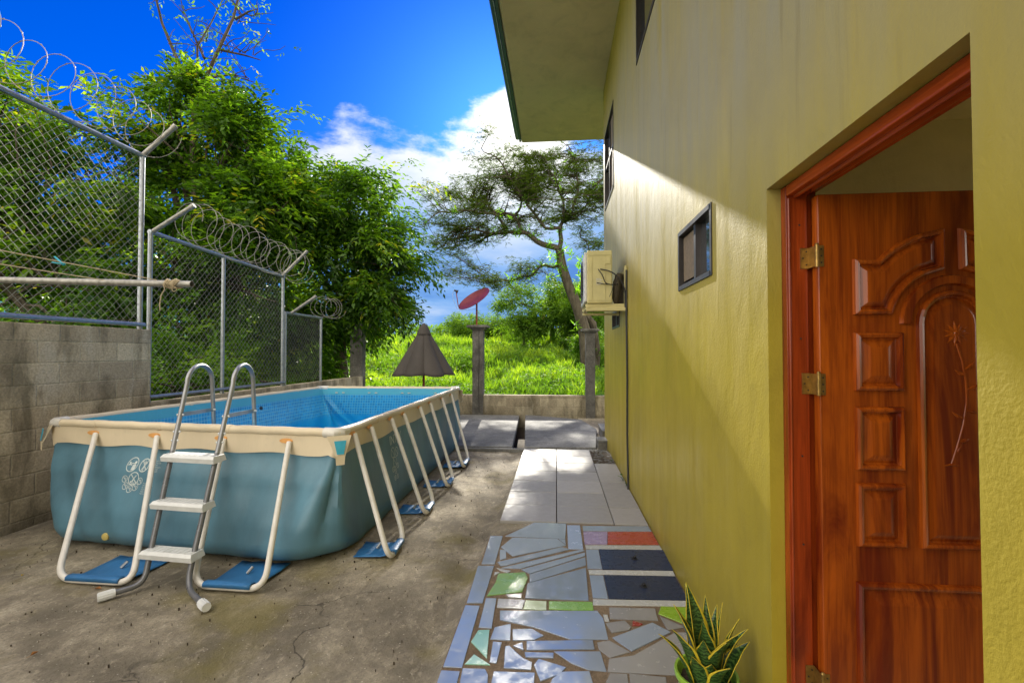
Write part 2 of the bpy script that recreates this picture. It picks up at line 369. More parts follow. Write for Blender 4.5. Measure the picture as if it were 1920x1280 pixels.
def m_wood(name, base, dark, rough=.22, along=2):
    m, t, b = new_mat(name, base, rough, .4)
    b.inputs['Coat Weight'].default_value = .25; b.inputs['Coat Roughness'].default_value = .15
    oi = N(t, 'ShaderNodeObjectInfo'); va = N(t, 'ShaderNodeVectorMath', operation='MULTIPLY_ADD'); va.inputs[1].default_value = (3, 3, 3); t.links.new(oi.outputs['Random'], va.inputs[0]); t.links.new(objco(t), va.inputs[2]); c = va.outputs[0]
    sc = lambda a_, b_: tuple(b_ if q == along else a_ for q in range(3))
    c2 = mapping(t, c, scale=sc(5, .7))
    n = noise(t, c2, 1.4, 6, .6, 1.2); r = noise(t, mapping(t, c, scale=sc(60, 2.2)), 1.6, 5, .6, .4)
    big = noise(t, mapping(t, c, (3, 1, 0), scale=(2.5, 2.5, .8)), 1.5, 3)
    col = ramp(t, n, [(.36, dark), (.50, tuple((p*2+q)/3 for p, q in zip(base, dark))), (.64, base)])
    col = mixc(t, ramp(t, r, [(.40, .40), (.56, 0.)]), col, tuple(q*.6 for q in dark))
    col = mixc(t, ramp(t, big, [(.4, .4), (.65, 0.)]), col, dark)
    t.links.new(col, b.inputs['Base Color']); bump(t, b, r, .12, .002)
    return m
M['wood'] = m_wood('orange_varnished_wood', (.56, .125, .008), (.15, .018, .004))
M['wood_red'] = m_wood('red_varnished_wood', (.46, .07, .010), (.15, .018, .004))
M['wood_head'] = m_wood('red_varnished_wood_head', (.52, .085, .012), (.20, .025, .005), .2, 1)
def m_glass(name, base=(.02, .025, .03)):
    m, t, b = new_mat(name, base, .03, .9); b.inputs['Coat Weight'].default_value = 1; b.inputs['IOR'].default_value = 1.9
    bump(t, b, noise(t, objco(t), 3, 2), .05, .01)
    return m
M['glass'] = m_glass('dark_window_glass')
M['frame'] = simple('dark_bronze_aluminium', (.05, .045, .045), .35, .5)
M['screen'] = simple('brown_blind', (.20, .155, .105), .8, var=.2, scale=60)
M['ac'] = simple('beige_ac_casing', (.56, .50, .24), .5, 0, .12, 5)
M['ac_white'] = simple('white_ac_front', (.6, .6, .58), .45)
M['black'] = simple('black_rubber', (.02, .02, .022), .6)
M['gutter'] = simple('teal_gutter_paint', (.05, .10, .11), .35, 0, .15, 8)
M['gutter_lt'] = simple('pale_gutter_edge', (.45, .52, .52), .3, .3)
M['dish'] = simple('maroon_dish_paint', (.17, .02, .035), .5, 0, .3, 6)
M['rust'] = simple('rusty_red_pole', (.28, .07, .035), .7, 0, .3, 20)
M['rope'] = simple('frayed_rope', (.40, .33, .22), .9, 0, .3, 60)
M['peg'] = simple('turquoise_peg_plastic', (.01, .33, .45), .35)
M['pot'] = simple('lime_green_pot', (.26, .46, .05), .3, 0, .08, 6)
def m_leaf(name, stops, trans=.45, rough=.42, tcol=1.6, sp=.45):
    m = bpy.data.materials.new(name); m.use_nodes = True; t = m.node_tree; b = t.nodes['Principled BSDF']
    at = N(t, 'ShaderNodeAttribute', attribute_name='tint')
    col = ramp(t, at.outputs['Fac'], stops)
    t.links.new(col, b.inputs['Base Color']); b.inputs['Roughness'].default_value = rough; b.inputs['Specular IOR Level'].default_value = sp
    tr = N(t, 'ShaderNodeBsdfTranslucent')
    tl = mixc(t, 1.0, col, (1.5*tcol, 1.45*tcol, .35*tcol), 'MULTIPLY'); t.links.new(tl, tr.inputs[0])
    mx = N(t, 'ShaderNodeMixShader'); mx.inputs[0].default_value = trans
    t.links.new(b.outputs[0], mx.inputs[1]); t.links.new(tr.outputs[0], mx.inputs[2])
    t.links.new(mx.outputs[0], t.nodes['Material Output'].inputs[0])
    return m
M['leaf'] = m_leaf('broad_leaf', [(0, (.014, .038, .008)), (.35, (.035, .09, .012)), (.7, (.10, .21, .016)), (.93, (.22, .35, .03)), (1, (.30, .28, .03))], .5)
M['leaf2'] = m_leaf('bright_leaf', [(0, (.05, .12, .012)), (.6, (.10, .22, .02)), (1, (.2, .32, .03))], .45, .65, sp=.2)
M['leaf_rain'] = m_leaf('fine_rain_tree_leaf', [(0, (.035, .06, .015)), (.6, (.06, .10, .02)), (1, (.10, .17, .02))], .35, .7, sp=.1)
M['grass'] = m_leaf('tall_grass', [(0, (.04, .095, .012)), (.45, (.11, .22, .018)), (1, (.25, .36, .035))], .45, .6)
M['leaf_far'] = m_leaf('hill_leaf', [(0, (.05, .11, .02)), (.6, (.10, .20, .025)), (1, (.18, .30, .03))], .4, .75, sp=.15)
M['brom'] = m_leaf('bromeliad_leaf', [(0, (.08, .2, .02)), (1, (.2, .42, .03))], .5)
def m_bark(name, a, b_):
    m, t, b = new_mat(name, a, .9, .2); c = objco(t)
    n = noise(t, mapping(t, c, scale=(1, 1, .3)), 7, 8, .7, .5)
    t.links.new(ramp(t, n, [(.35, a), (.65, b_)]), b.inputs['Base Color']); bump(t, b, n, .9, .03)
    return m
M['bark'] = m_bark('dark_mossy_bark', (.035, .028, .02), (.13, .11, .08))
M['bark_pale'] = m_bark('pale_bark', (.10, .09, .075), (.26, .23, .19))
def m_field():
    m, t, b = new_mat('field_ground', (.08, .15, .02), .95, .1); c = objco(t)
    n = noise(t, c, 1.1, 8, .65); f = noise(t, c, 9, 6, .7)
    col = ramp(t, n, [(.3, (.035, .07, .012)), (.5, (.08, .17, .018)), (.7, (.16, .27, .03))])
    col = mixc(t, ramp(t, f, [(.4, .6), (.6, 0.)]), col, (.03, .06, .01))
    t.links.new(col, b.inputs['Base Color']); bump(t, b, f, 1, .15)
    return m
M['field'] = m_field()
# outlines of the broken tiles, metres on the ground
MOSAIC = [
  ('w', [(-0.195, 4.254), (0.083, 4.254), (0.069, 3.904), (-0.418, 3.917)]),
  ('w', [(-0.356, 3.893), (0.007, 3.898), (0.073, 3.777), (-0.321, 3.543), (-0.428, 3.698)]),
  ('w', [(0.014, 3.899), (0.069, 3.897), (0.071, 3.794)]),
  ('r', [(0.09, 4.213), (0.201, 4.223), (0.202, 3.721), (0.088, 3.71)]),
  ('w', [(0.222, 4.209), (0.782, 4.252), (0.788, 4.133), (0.223, 4.097)]),
  ('l', [(0.222, 4.081), (0.422, 4.092), (0.392, 3.83), (0.218, 3.814)]),
  ('R', [(0.426, 4.092), (0.791, 4.126), (0.792, 3.86), (0.396, 3.83)]),
  ('p', [(0.22, 3.794), (0.793, 3.84), (0.797, 3.763), (0.32, 3.731), (0.222, 3.726)]),
  ('w', [(0.221, 3.713), (0.315, 3.721), (0.313, 3.393), (0.213, 3.389)]),
  ('p', [(0.216, 3.369), (0.792, 3.406), (0.789, 3.335), (0.22, 3.307)]),
  ('w', [(0.219, 3.292), (0.31, 3.296), (0.311, 2.993), (0.219, 2.993)]),
  ('p', [(0.218, 2.977), (0.794, 3.01), (0.787, 2.946), (0.213, 2.909)]),
  ('w', [(-0.538, 3.913), (-0.437, 3.922), (-0.436, 3.4), (-0.53, 3.397)]),
  ('w', [(-0.549, 3.362), (-0.436, 3.372), (-0.441, 2.872), (-0.536, 2.863)]),
  ('w', [(-0.429, 3.65), (-0.383, 3.647), (-0.365, 3.503), (-0.408, 3.47)]),
  ('w', [(-0.422, 3.435), (0.04, 3.744), (0.098, 3.705), (-0.355, 3.385), (-0.391, 3.377)]),
  ('w', [(-0.381, 3.345), (0.189, 3.713), (0.211, 3.69), (-0.249, 3.347)]),
  ('w', [(-0.242, 3.332), (0.212, 3.658), (0.208, 3.597), (-0.18, 3.276)]),
  ('w', [(-0.182, 3.265), (0.209, 3.574), (0.205, 3.442), (-0.175, 3.15)]),
  ('w', [(-0.189, 3.139), (0.202, 3.402), (0.191, 2.958), (-0.192, 2.951)]),
  ('g', [(-0.394, 3.256), (-0.216, 3.293), (-0.19, 3.213), (-0.215, 3.027), (-0.428, 2.958), (-0.396, 3.134)]),
  ('p', [(-0.417, 3.345), (-0.312, 3.309), (-0.332, 3.274), (-0.389, 3.308)]),
  ('p', [(-0.421, 3.279), (-0.385, 3.277), (-0.417, 3.224)]),
  ('p', [(-0.314, 2.99), (-0.216, 3.003), (-0.215, 2.949), (-0.294, 2.95)]),
  ('p', [(-0.355, 2.93), (-0.192, 2.931), (-0.201, 2.825), (-0.35, 2.83)]),
  ('h', [(-0.187, 2.927), (-0.061, 2.927), (-0.061, 2.826), (-0.196, 2.825)]),
  ('G', [(-0.047, 2.928), (0.212, 2.944), (0.213, 2.848), (-0.046, 2.835)]),
  ('w', [(-0.429, 2.929), (-0.365, 2.931), (-0.352, 2.618), (-0.424, 2.618)]),
  ('w', [(-0.539, 2.837), (-0.453, 2.839), (-0.448, 2.281), (-0.54, 2.28)]),
  ('w', [(-0.328, 2.796), (0.233, 2.846), (0.26, 2.769), (0.267, 2.572), (0.071, 2.554), (-0.127, 2.649), (-0.317, 2.702)]),
  ('m', [(-0.421, 2.592), (-0.362, 2.601), (-0.341, 2.36), (-0.442, 2.486)]),
  ('w', [(-0.337, 2.626), (-0.252, 2.67), (-0.241, 2.516), (-0.346, 2.518)]),
  ('w', [(-0.239, 2.616), (-0.135, 2.632), (-0.069, 2.574), (-0.117, 2.532), (-0.228, 2.517)]),
  ('w', [(-0.329, 2.499), (-0.283, 2.497), (-0.29, 2.329), (-0.324, 2.333)]),
  ('w', [(-0.263, 2.464), (-0.242, 2.472), (-0.165, 2.379), (-0.119, 2.351), (-0.122, 2.296), (-0.251, 2.297)]),
  ('w', [(-0.224, 2.473), (-0.177, 2.508), (-0.167, 2.442)]),
  ('w', [(-0.156, 2.518), (0.186, 2.558), (0.189, 2.483), (-0.152, 2.443)]),
  ('w', [(-0.161, 2.426), (-0.016, 2.434), (-0.017, 2.393), (-0.153, 2.386)]),
  ('w', [(-0.014, 2.445), (0.216, 2.466), (0.232, 2.317), (0.149, 2.321), (0.069, 2.362)]),
  ('w', [(-0.089, 2.38), (0.044, 2.328), (0.011, 2.276), (-0.075, 2.221), (-0.11, 2.332)]),
  ('m', [(-0.409, 2.386), (-0.317, 2.313), (-0.441, 2.307)]),
  ('w', [(-0.542, 2.253), (-0.453, 2.254), (-0.448, 2.104), (-0.542, 2.095)]),
  ('w', [(-0.445, 2.276), (-0.338, 2.281), (-0.318, 2.24), (-0.305, 2.117), (-0.433, 2.105)]),
  ('w', [(-0.295, 2.268), (-0.103, 2.276), (-0.103, 2.136), (-0.298, 2.118)]),
  ('w', [(0.019, 2.295), (0.152, 2.312), (0.172, 2.161), (-0.05, 2.141), (-0.021, 2.243)]),
  ('s', [(0.306, 2.89), (0.571, 2.903), (0.564, 2.776), (0.298, 2.769)]),
  ('L', [(0.611, 2.93), (0.754, 2.932), (0.726, 2.736), (0.579, 2.848)]),
  ('p', [(0.263, 2.809), (0.288, 2.807), (0.292, 2.741), (0.267, 2.742)]),
  ('s', [(0.269, 2.722), (0.377, 2.759), (0.404, 2.698), (0.39, 2.67), (0.292, 2.633)]),
  ('D', [(0.422, 2.763), (0.472, 2.734), (0.45, 2.715), (0.412, 2.712)]),
  ('w', [(0.29, 2.589), (0.526, 2.752), (0.607, 2.668), (0.373, 2.483)]),
  ('s', [(0.627, 2.667), (0.737, 2.68), (0.671, 2.331), (0.528, 2.32), (0.236, 2.315), (0.254, 2.411), (0.376, 2.449)]),
  ('s', [(0.207, 2.539), (0.271, 2.563), (0.363, 2.475), (0.26, 2.421), (0.211, 2.482)]),
  ('s', [(0.247, 2.306), (0.326, 2.306), (0.318, 2.175), (0.19, 2.163)]),
  ('s', [(0.337, 2.312), (0.501, 2.301), (0.483, 2.19), (0.322, 2.175)]),
  ('s', [(0.582, 2.82), (0.695, 2.724), (0.594, 2.683)]),
  ('C', [(0.319, 3.725), (0.803, 3.751), (0.797, 3.417), (0.316, 3.388)]),
  ('C', [(0.314, 3.301), (0.786, 3.325), (0.791, 3.017), (0.315, 2.99)]),
]
# ================================================================ GROUND
def hz(x, y):
    def ss(a, b, v):
        t = np.clip((v-a)/(b-a), 0, 1); return t*t*(3-2*t)
    z = -.35 + 2.75*ss(11, 47, y) - .6*ss(60, 110, y) + 8.5*np.exp(-((y-210)/45.)**2)*ss(120, 180, y) * (1+.25*np.sin(x*.021+1))
    z = z - 1.2*ss(-6, -16, x)*ss(80, 40, y)*0
    z = z + (.16*np.sin(x*.55+y*.33)+.12*np.sin(x*.23-y*.61+1)+.08*np.sin(x*1.3+2))*ss(13, 20, y)
    return z
gx = np.concatenate([np.linspace(-400, -45, 26), np.linspace(-40, 30, 90), np.linspace(35, 400, 26)])
gy = np.concatenate([np.linspace(-60, 6, 6), np.linspace(8, 60, 80), np.linspace(64, 400, 50)])
X, Y = np.meshgrid(gx, gy); Z = hz(X, Y); Z[Y < 11.9] = -.35
vs = np.stack([X.ravel(), Y.ravel(), Z.ravel()], 1); nx = len(gx); i, j = np.meshgrid(np.arange(nx-1), np.arange(len(gy)-1)); a = (j*nx+i).ravel()
terrain = tag(np_mesh('ground', vs, np.stack([a, a+1, a+nx+1, a+nx], 1), M['field'], smooth=True), kind='structure')
# rough concrete yard beside the pool, a gently uneven sheet with a darker gutter along the mosaic kerb
def yard_sheet():
    xs = np.linspace(-4.68, -.40, 110); ys = np.linspace(-2.5, 7.6, 230)
    X, Y = np.meshgrid(xs, ys); Z = np.full_like(X, -.06)
    for k in range(X.shape[0]):
        for l in range(X.shape[1]):
            p = Vector((X[k, l], Y[k, l], 0)); Z[k, l] += .010*mnoise.noise(p*1.1) + .006*mnoise.noise(p*4.5)
    Z += -.02*np.exp(-((X+.66)/.07)**2)
    vs = np.stack([X.ravel(), Y.ravel(), Z.ravel()], 1); n = len(xs); i, j = np.meshgrid(np.arange(n-1), np.arange(len(ys)-1)); a = (j*n+i).ravel()
    return tag(np_mesh('yard_floor', vs, np.stack([a, a+1, a+n+1, a+n], 1), M['yard'], smooth=True), kind='structure')
yard_sheet()
b = MB(); b.box((-4.7, -2.5, -.5), (.78, 7.58, -.12)); tag(b.build('yard_base', M['yard']), kind='structure')
# slabs in front of the back wall
b = MB(); b.prism([(-4.9, 7.55), (-.70, 7.62), (-.88, 11.45), (-4.9, 11.45)], -.12, .0); tag(b.build('slab_floor', M['slab'], bevel=.012), kind='structure')
b = MB(); b.prism([(-.50, 7.60), (.62, 7.66), (.78, 9.5), (.55, 10.8), (-.58, 11.45), (-.74, 11.45)], -.12, .005)
b.build
sl = tag(b.build('path_slab', M['slab'], bevel=.012), kind='structure')
b = MB(); b.prism([(-4.9, 7.47), (.64, 7.52), (.64, 7.60), (-4.9, 7.55)], -.2, -.012); tag(b.build('slab_step', M['slab'], bevel=.01), kind='structure')
b = MB(); b.prism([(-.95, 7.6), (-.45, 7.6), (-.6, 11.5), (-1.0, 11.5)], -.5, -.30); tag(b.build('drain_channel', M['soil']), kind='structure')
b = MB(); b.prism([(.5, 7.5), (1.6, 7.5), (1.6, 11.45), (.5, 11.45)], -.4, -.05); tag(b.build('side_ground', M['yard']), kind='structure')
# rough apron under the pavers and the mosaic, with a sloping edge down to the yard
def apron():
    ys = np.linspace(-2.5, 7.58, 170); prof = [(-.72, -.085), (-.62, -.07), (-.565, -.03), (-.545, -.006), (-.2, -.004), (.3, -.004), (.795, -.004)]
    vs = []; 
    for y in ys:
        sh = .07*max(0, min(1, (y-2)/5.0)) if y > 2 else 0
        for k, (x, z) in enumerate(prof):
            q = .012*mnoise.noise(Vector((x*3, y*2.2, 0))) if k < 4 else 0
            zz = z
            if k >= 3 and y > 4.27: zz = z-.022
            vs.append((x+q + (sh if k < 4 else 0), y, zz+q*.4))
    n = len(prof); i, j = np.meshgrid(np.arange(n-1), np.arange(len(ys)-1)); a = (j*n+i).ravel()
    return tag(np_mesh('path_base', np.array(vs), np.stack([a, a+1, a+n+1, a+n], 1), M['yard'], smooth=False), kind='structure')
apron()
# mosaic path of broken tiles
path = tag(empty('mosaic_path', (0, 3, 0)), kind='structure')
b = MB(); b.prism([(-.545, -2.2), (.797, -2.2), (.797, 4.26), (-.19, 4.255), (-.44, 3.95), (-.545, 3.93)], -.01, .0015); b.build('mortar_bed', M['mortar'], path)
def tile_piece(c, pts, dy=0, flip=False):
    b = MB(); P = [((x if not flip else .25-x), y+dy) for x, y in pts]
    P = [(min(x, .796), y) for x, y in P]
    b.prism(P, -.003, .0055+random.uniform(0, .0012))
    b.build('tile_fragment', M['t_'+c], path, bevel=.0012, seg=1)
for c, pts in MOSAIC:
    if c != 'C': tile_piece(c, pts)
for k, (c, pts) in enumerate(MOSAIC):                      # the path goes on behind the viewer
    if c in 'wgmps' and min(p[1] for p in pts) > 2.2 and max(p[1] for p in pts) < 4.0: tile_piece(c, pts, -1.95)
# two dark access covers with knobs
kn = {}
for k, (pts, lab) in enumerate(zip([p for c, p in MOSAIC if c == 'C'], ['slate blue access cover in the mosaic path, nearer the brick red tile', 'slate blue access cover in the mosaic path, nearer the potted snake plant'])):
    cx = sum(p[0] for p in pts)/4; cy = sum(p[1] for p in pts)/4
    e = tag(empty('access_cover', (cx, cy, 0)), lab, 'access cover', 'access covers set in the mosaic path')
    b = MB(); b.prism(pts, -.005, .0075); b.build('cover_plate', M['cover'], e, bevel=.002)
    b = MB(); b.tube([(cx, cy, .007), (cx, cy, .012)], .022, 16); b.tube([(cx, cy, .012), (cx, cy, .018), (cx, cy, .026), (cx, cy, .030)], [.008, .013, .013, .007], 14)
    b.build('knob', M['black'], e, smooth=True)
# grey pavers: three columns, the right one starts a row later
pv = tag(empty('paver_path', (0, 6, 0)), kind='structure')
b = MB(); b.box((-.49, 4.29, -.03), (.79, 7.45, -.014)); b.build('joint_bed', M['soil'], pv)
ry = [4.275, 4.735, 5.19, 5.65, 6.11, 6.57, 7.02, 7.46]
for r in range(7):
    y0, y1 = ry[r]+.006, ry[r+1]-.006
    for c in range(3):
        x0, x1 = [(-.50, -.004), (.004, .498), (.506, .792)][c]
        if c == 2 and r >= 5: continue
        if c == 2:                                  # long slabs along the wall
            if r in (1, 3): continue
            y1 = ry[min(r+2, 5)]-.004 if r in (1,) else y1
            if r in (0,): y1 = ry[1]-.004
            if r == 2: y0 = ry[1]+.004
            if r == 4: y0 = ry[3]+.004
        t = random.uniform(-.002, .002)
        b = MB(); b.prism([(x0, y0), (x1, y0), (x1, y1), (x0, y1)], -.025, .004+t)
        b.build('paving_tile', M['paver'], pv, bevel=.003, seg=2)
# rubble strip between pavers and house
b = MB()
for k in range(160):
    x, y = random.uniform(.5, .8), random.uniform(6.6, 7.6); r = random.uniform(.008, .03)
    q = [(x+r*math.cos(a+random.uniform(-.3,.3))*random.uniform(.6,1.1), y+r*math.sin(a)*random.uniform(.6,1.1)) for a in np.linspace(0, 5.2, 6)]
    b.prism(q, -.06, -.022+random.uniform(0, .02))
tag(b.build('gravel', M['slab']), 'loose grey rubble between the pavers and the olive wall', 'rubble', kind='stuff')
for (x0, y0, x1, y1, z1, lab) in [(.66, 7.72, 1.2, 8.05, .10, 'low concrete block at the far corner of the olive house'), (.80, 8.5, 1.3, 9.3, .13, 'concrete kerb box beyond the house corner, near the right pillar')]:
    e = tag(empty('concrete_block', (x0, y0, 0)), lab, 'concrete block')
    b = MB(); b.box((x0, y0, -.1), (x1, y1, z1-.02)); b.build('block_body', M['pillar'], e, bevel=.008)
    b = MB(); b.box((x0-.01, y0-.01, z1-.018), (x1, y1, z1+.01)); b.build('capping', M['slab'], e, bevel=.006)

# grit, crumbs and leaf litter strewn over the yard, too many to count
rg = np.random.default_rng(88); b = MB()
for k in range(1100):
    x = -4.6+3.9*rg.random(); y = .8+6.7*rg.random()**1.2; r = .0018+.0042*rg.random()**3; a0 = rg.random()*6.28
    b.prism([(x+r*math.cos(a0+a)*(.6+.6*rg.random()), y+r*math.sin(a0+a)*(.6+.6*rg.random())) for a in (0, 1.3, 2.5, 3.8, 5.1)], -.066, -.052+r*.6)
tag(b.build('grit', M['soil']), 'dark grit and crumbs scattered over the yard concrete', 'grit', kind='stuff')
# ================================================================ WALLS AND PILLARS
def wall_with_top(name, a, b_, mat, label, cap=None):
    e = tag(empty(name, ((a[0]+b_[0])/2, (a[1]+b_[1])/2, a[2])), label, 'wall')
    m_ = MB(); m_.box(a, b_); m_.build('blockwork', mat, e, bevel=.012)
    return e
wl = wall_with_top('block_wall', (-4.93, -3.0, -.35), (-4.75, 5.24, 1.765), M['block_x'], 'tall stained concrete block wall left of the pool')
wl2 = wall_with_top('block_wall', (-4.93, 5.245, -.35), (-4.765, 11.5, .905), M['block_x'], 'low concrete block wall under the middle chain link fence, behind the pool')
wl3 = wall_with_top('block_wall', (-4.76, 11.5, -.35), (1.6, 11.68, .47), M['block_y'], 'low mossy concrete block wall along the back of the yard')
def pillar(x, w_, z1, lab, y=11.43, capw=.5, cable=False):
    e = tag(empty('concrete_pillar', (x, y+.13, 0)), lab, 'pillar', 'concrete pillars along the back wall')
    b = MB(); b.box((x-w_/2, y, -.3), (x+w_/2, y+.26, z1-.10)); b.build('shaft', M['pillar'], e, bevel=.012)
    b = MB(); c = capw/2
    b.box((x-c*.72, y+.13-c*.72, z1-.10), (x+c*.72, y+.13+c*.72, z1-.06)); b.box((x-c, y+.13-c, z1-.06), (x+c, y+.13+c, z1))
    b.build('cap', M['pillar'], e, bevel=.012)
    if cable:
        b = MB(); b.tube([(x+.03, y-.006, z1-.1), (x+.035, y-.008, 1.4), (x+.025, y-.006, .6), (x+.04, y-.008, .05)], .006, 6); b.build('cable', M['black'], e)
    return e
pillar(-1.885, .26, 2.15, 'concrete pillar carrying the maroon satellite dish', cable=True)
pillar(.80, .22, 2.05, 'concrete pillar beside the far corner of the olive house', capw=.42)
pillar(-4.92, .30, 2.2, 'concrete pillar at the left end of the back wall under the leafy trees', capw=.34)

# ================================================================ SATELLITE DISH
e = tag(empty('satellite_dish', (-1.92, 11.56, 2.15)), 'tilted maroon satellite dish on the pillar top', 'satellite dish')
b = MB(); b.tube([(-1.93, 11.56, 2.15), (-1.93, 11.56, 2.70)], .022, 10); b.box((-1.99, 11.50, 2.15), (-1.87, 11.62, 2.165)); b.build('mast', M['rust'], e, smooth=True)
ctr = Vector((-1.99, 11.5, 2.80))
axis_u = Vector((.83, .12, .555)).normalized(); nrm = Vector((-.50, -.52, .69)); nrm = (nrm - axis_u*nrm.dot(axis_u)).normalized(); axis_v = nrm.cross(axis_u)
b = MB(); rings = 8; seg = 40; vs = []
for side in (0, 1):
    for k in range(rings+1):
        r_ = k/rings
        for l in range(seg):
            a = 2*math.pi*l/seg
            vs.append(ctr + axis_u*(.43*r_*math.cos(a)) + axis_v*(.38*r_*math.sin(a)) + nrm*(.075*r_*r_ - .075 - side*.006))
fs = []
for side in (0, 1):
    o_ = side*(rings+1)*seg
    for k in range(rings):
        for l in range(seg):
            q = (o_+k*seg+l, o_+k*seg+(l+1) % seg, o_+(k+1)*seg+(l+1) % seg, o_+(k+1)*seg+l)
            fs.append(q if side == 0 else q[::-1])
b.raw(vs, fs)
b.tube([ctr+axis_u*(.432*math.cos(a))+axis_v*(.382*math.sin(a)) for a in np.linspace(0, 2*math.pi, 41)], .007, 6, cap=False)
b.build('reflector', M['dish'], e, smooth=True)
b = MB(); b.tube([Vector((-1.93, 11.56, 2.66)), ctr-nrm*.09], .025, 8); b.build('bracket', M['rust'], e)
lo = ctr - axis_u*.42; lnb = Vector((-2.40, 11.35, 2.97))
b = MB(); b.tube([lo-nrm*.02, lo+Vector((-.02,-.05,.06)), lnb], .011, 6); b.build('feed_arm', M['rust'], e)
b = MB(); dr = (ctr-lnb).normalized(); b.tube([lnb-dr*.05, lnb-dr*.02, lnb+dr*.02, lnb+dr*.05], [.018, .022, .03, .045], 10); b.build('feed_horn', M['black'], e, smooth=True)
b = MB(); b.tube([lnb-dr*.05, lnb+Vector((-.08, 0, -.06)), lnb+Vector((-.07, 0, -.2)), lo+Vector((-.06, 0, -.02)), lo+Vector((.05, 0, -.06)), Vector((-1.95, 11.54, 2.55))], .004, 5); b.build('cable', M['plastic'], e)

# ================================================================ PARASOL
e = tag(empty('parasol', (-2.665, 9.5, 0)), 'half folded charcoal parasol with a wooden pole behind the pool', 'parasol')
b = MB(); b.tube([(-2.665, 9.5, 0), (-2.665, 9.5, 2.0)], .024, 10); b.build('pole', M['rust'], e, smooth=True)
b = MB(); b.tube([(-2.665, 9.5, 0), (-2.665, 9.5, .07), (-2.665, 9.5, .09), (-2.665, 9.5, .25)], [.25, .24, .06, .035], 20); b.build('base', M['pillar'], e, smooth=True)
b = MB(); na, nr = 96, 16; vs = []
for k in range(nr+1):
    f = k/nr
    for l in range(na):
        a = 2*math.pi*l/na
        fold = abs(math.cos(a*4+.5))            # eight ribs, cloth sagging between them
        R_ = .035 + .62*f**1.05*(.84+.16*fold**.8) 
        z = 2.03 - .93*f - .05*f*f + .0*fold - .02*f*fold
        vs.append((-2.665+R_*math.cos(a)*1.0, 9.5+R_*math.sin(a)*.9, z+.01*math.sin(5*a+3*f)))
fs = [(k*na+l, k*na+(l+1) % na, (k+1)*na+(l+1) % na, (k+1)*na+l) for k in range(nr) for l in range(na)]
b.raw(vs, fs); c = b.build('canopy', M['umbrella'], e, smooth=True)
sd_ = c.modifiers.new('thick', 'SOLIDIFY'); sd_.thickness = .004
b = MB(); b.tube([(-2.665, 9.5, 1.86), (-2.665, 9.5, 1.90), (-2.665, 9.5, 2.0), (-2.665, 9.5, 2.05), (-2.665, 9.5, 2.085)], [.150, .135, .09, .05, .012], 14); b.build('vent_cap', M['umbrella'], e, smooth=True)

# ================================================================ CHAIN LINK FENCES
def chain_mesh(y0, y1, z0f, z1f, x, step, r):
    """diamond wires clipped between y0..y1 and linear bottom / top"""
    b = MB()
    def clip(ya, za, sgn):
        # walk along the diagonal, keep the span inside
        pts = []
        n = 60; L = (y1-y0)+3.2
        t0 = None; last = None
        for k in range(n*2+1):
            y = ya + k*L/(n*2); z = za + sgn*k*L/(n*2)*1.05
            f = (y-y0)/(y1-y0)
            ok = y0 <= y <= y1 and z0f(y) <= z <= z1f(y)
            if ok:
                if t0 is None: t0 = (y, z)
                last = (y, z)
        return t0, last
    H = max(z1f(y0), z1f(y1)) - min(z0f(y0), z0f(y1)); W = y1-y0
    for sgn in (1, -1):
        zlo = min(z0f(y0), z0f(y1)) if sgn == 1 else max(z1f(y0), z1f(y1))
        s = -(H/1.05); k = s
        while k < W:
            p, q = clip(y0 + k, zlo, sgn)
            if p and q and p != q:
                n = max(2, int((q[0]-p[0])/step*2)); pts = []
                for i_ in range(n+1):
                    f = i_/n; pts.append((x + (r*.5 if (i_ % 2) == (0 if sgn == 1 else 1) else -r*.5), p[0]+(q[0]-p[0])*f, p[1]+(q[1]-p[1])*f))
                b.tube(pts, r, 3, cap=False)
            k += step
    return b
def coil(y0, y1, x, zf, rad, loops, r=.0035, seed=1, tiltx=.0):
    rd = random.Random(seed); pts = []; n = 26
    for k in range(loops*n+1):
        f = k/(loops*n); a = 2*math.pi*k/n
        rr = rad*(1+.10*math.sin(f*23+seed)+.05*math.sin(a*2+seed))
        y = y0+(y1-y0)*f + .05*math.sin(a+1)
        pts.append((x+rr*math.cos(a)*.95+.03*math.sin(f*31), y, zf(y)+rr*math.sin(a)+.02*math.sin(f*17)))
    b = MB(); b.tube(pts, r, 5)
    for k in range(0, len(pts)-1, 4):                       # barbs
        p = Vector(pts[k]); t = (Vector(pts[k+1])-p).normalized()
        b.tube([p-t*.016, p-t*.005, p+t*.005, p+t*.016], [.0015, r*2.1, r*2.1, .0015], 4)
    return b
XF = -4.80
def fence(name_label, y0, y1, zb, zt, posts, arms, coilspec, step=.088, r=.0019, rails=True):
    e = tag(empty('chain_link_fence', (XF, (y0+y1)/2, zb)), name_label, 'fence')
    for y in posts:
        b = MB(); b.tube([(XF, y, zb-.05), (XF, y, zt(y))], .027 if y != posts[0] or len(posts) < 4 else .03, 12); b.build('post', M['galv'], e, smooth=True)
    b = MB(); b.tube([(XF, y0, zt(y0)), (XF, y1, zt(y1))], .027, 12); b.build('top_rail', M['galv'], e, smooth=True)
    if rails: b = MB(); b.tube([(XF+.03, y0, zb+.02), (XF+.03, y1, zb+.02)], .024, 12); b.build('bottom_rail', M['galv'], e, smooth=True)
    chain_mesh(y0, y1, lambda y: zb, zt, XF, step, r).build('wire_mesh', M['wire'], e)
    for (p, q) in arms:
        p = Vector(p); q = Vector(q); d = (q-p).normalized()
        b = MB(); b.tube([p, q], .027, 12); b.tube([q-d*.05, q], .031, 12); b.build('angled_arm', M['galv_old'], e, smooth=True)
    for sp in coilspec: coil(**sp).build('razor_coil', M['razor'], e)
    return e
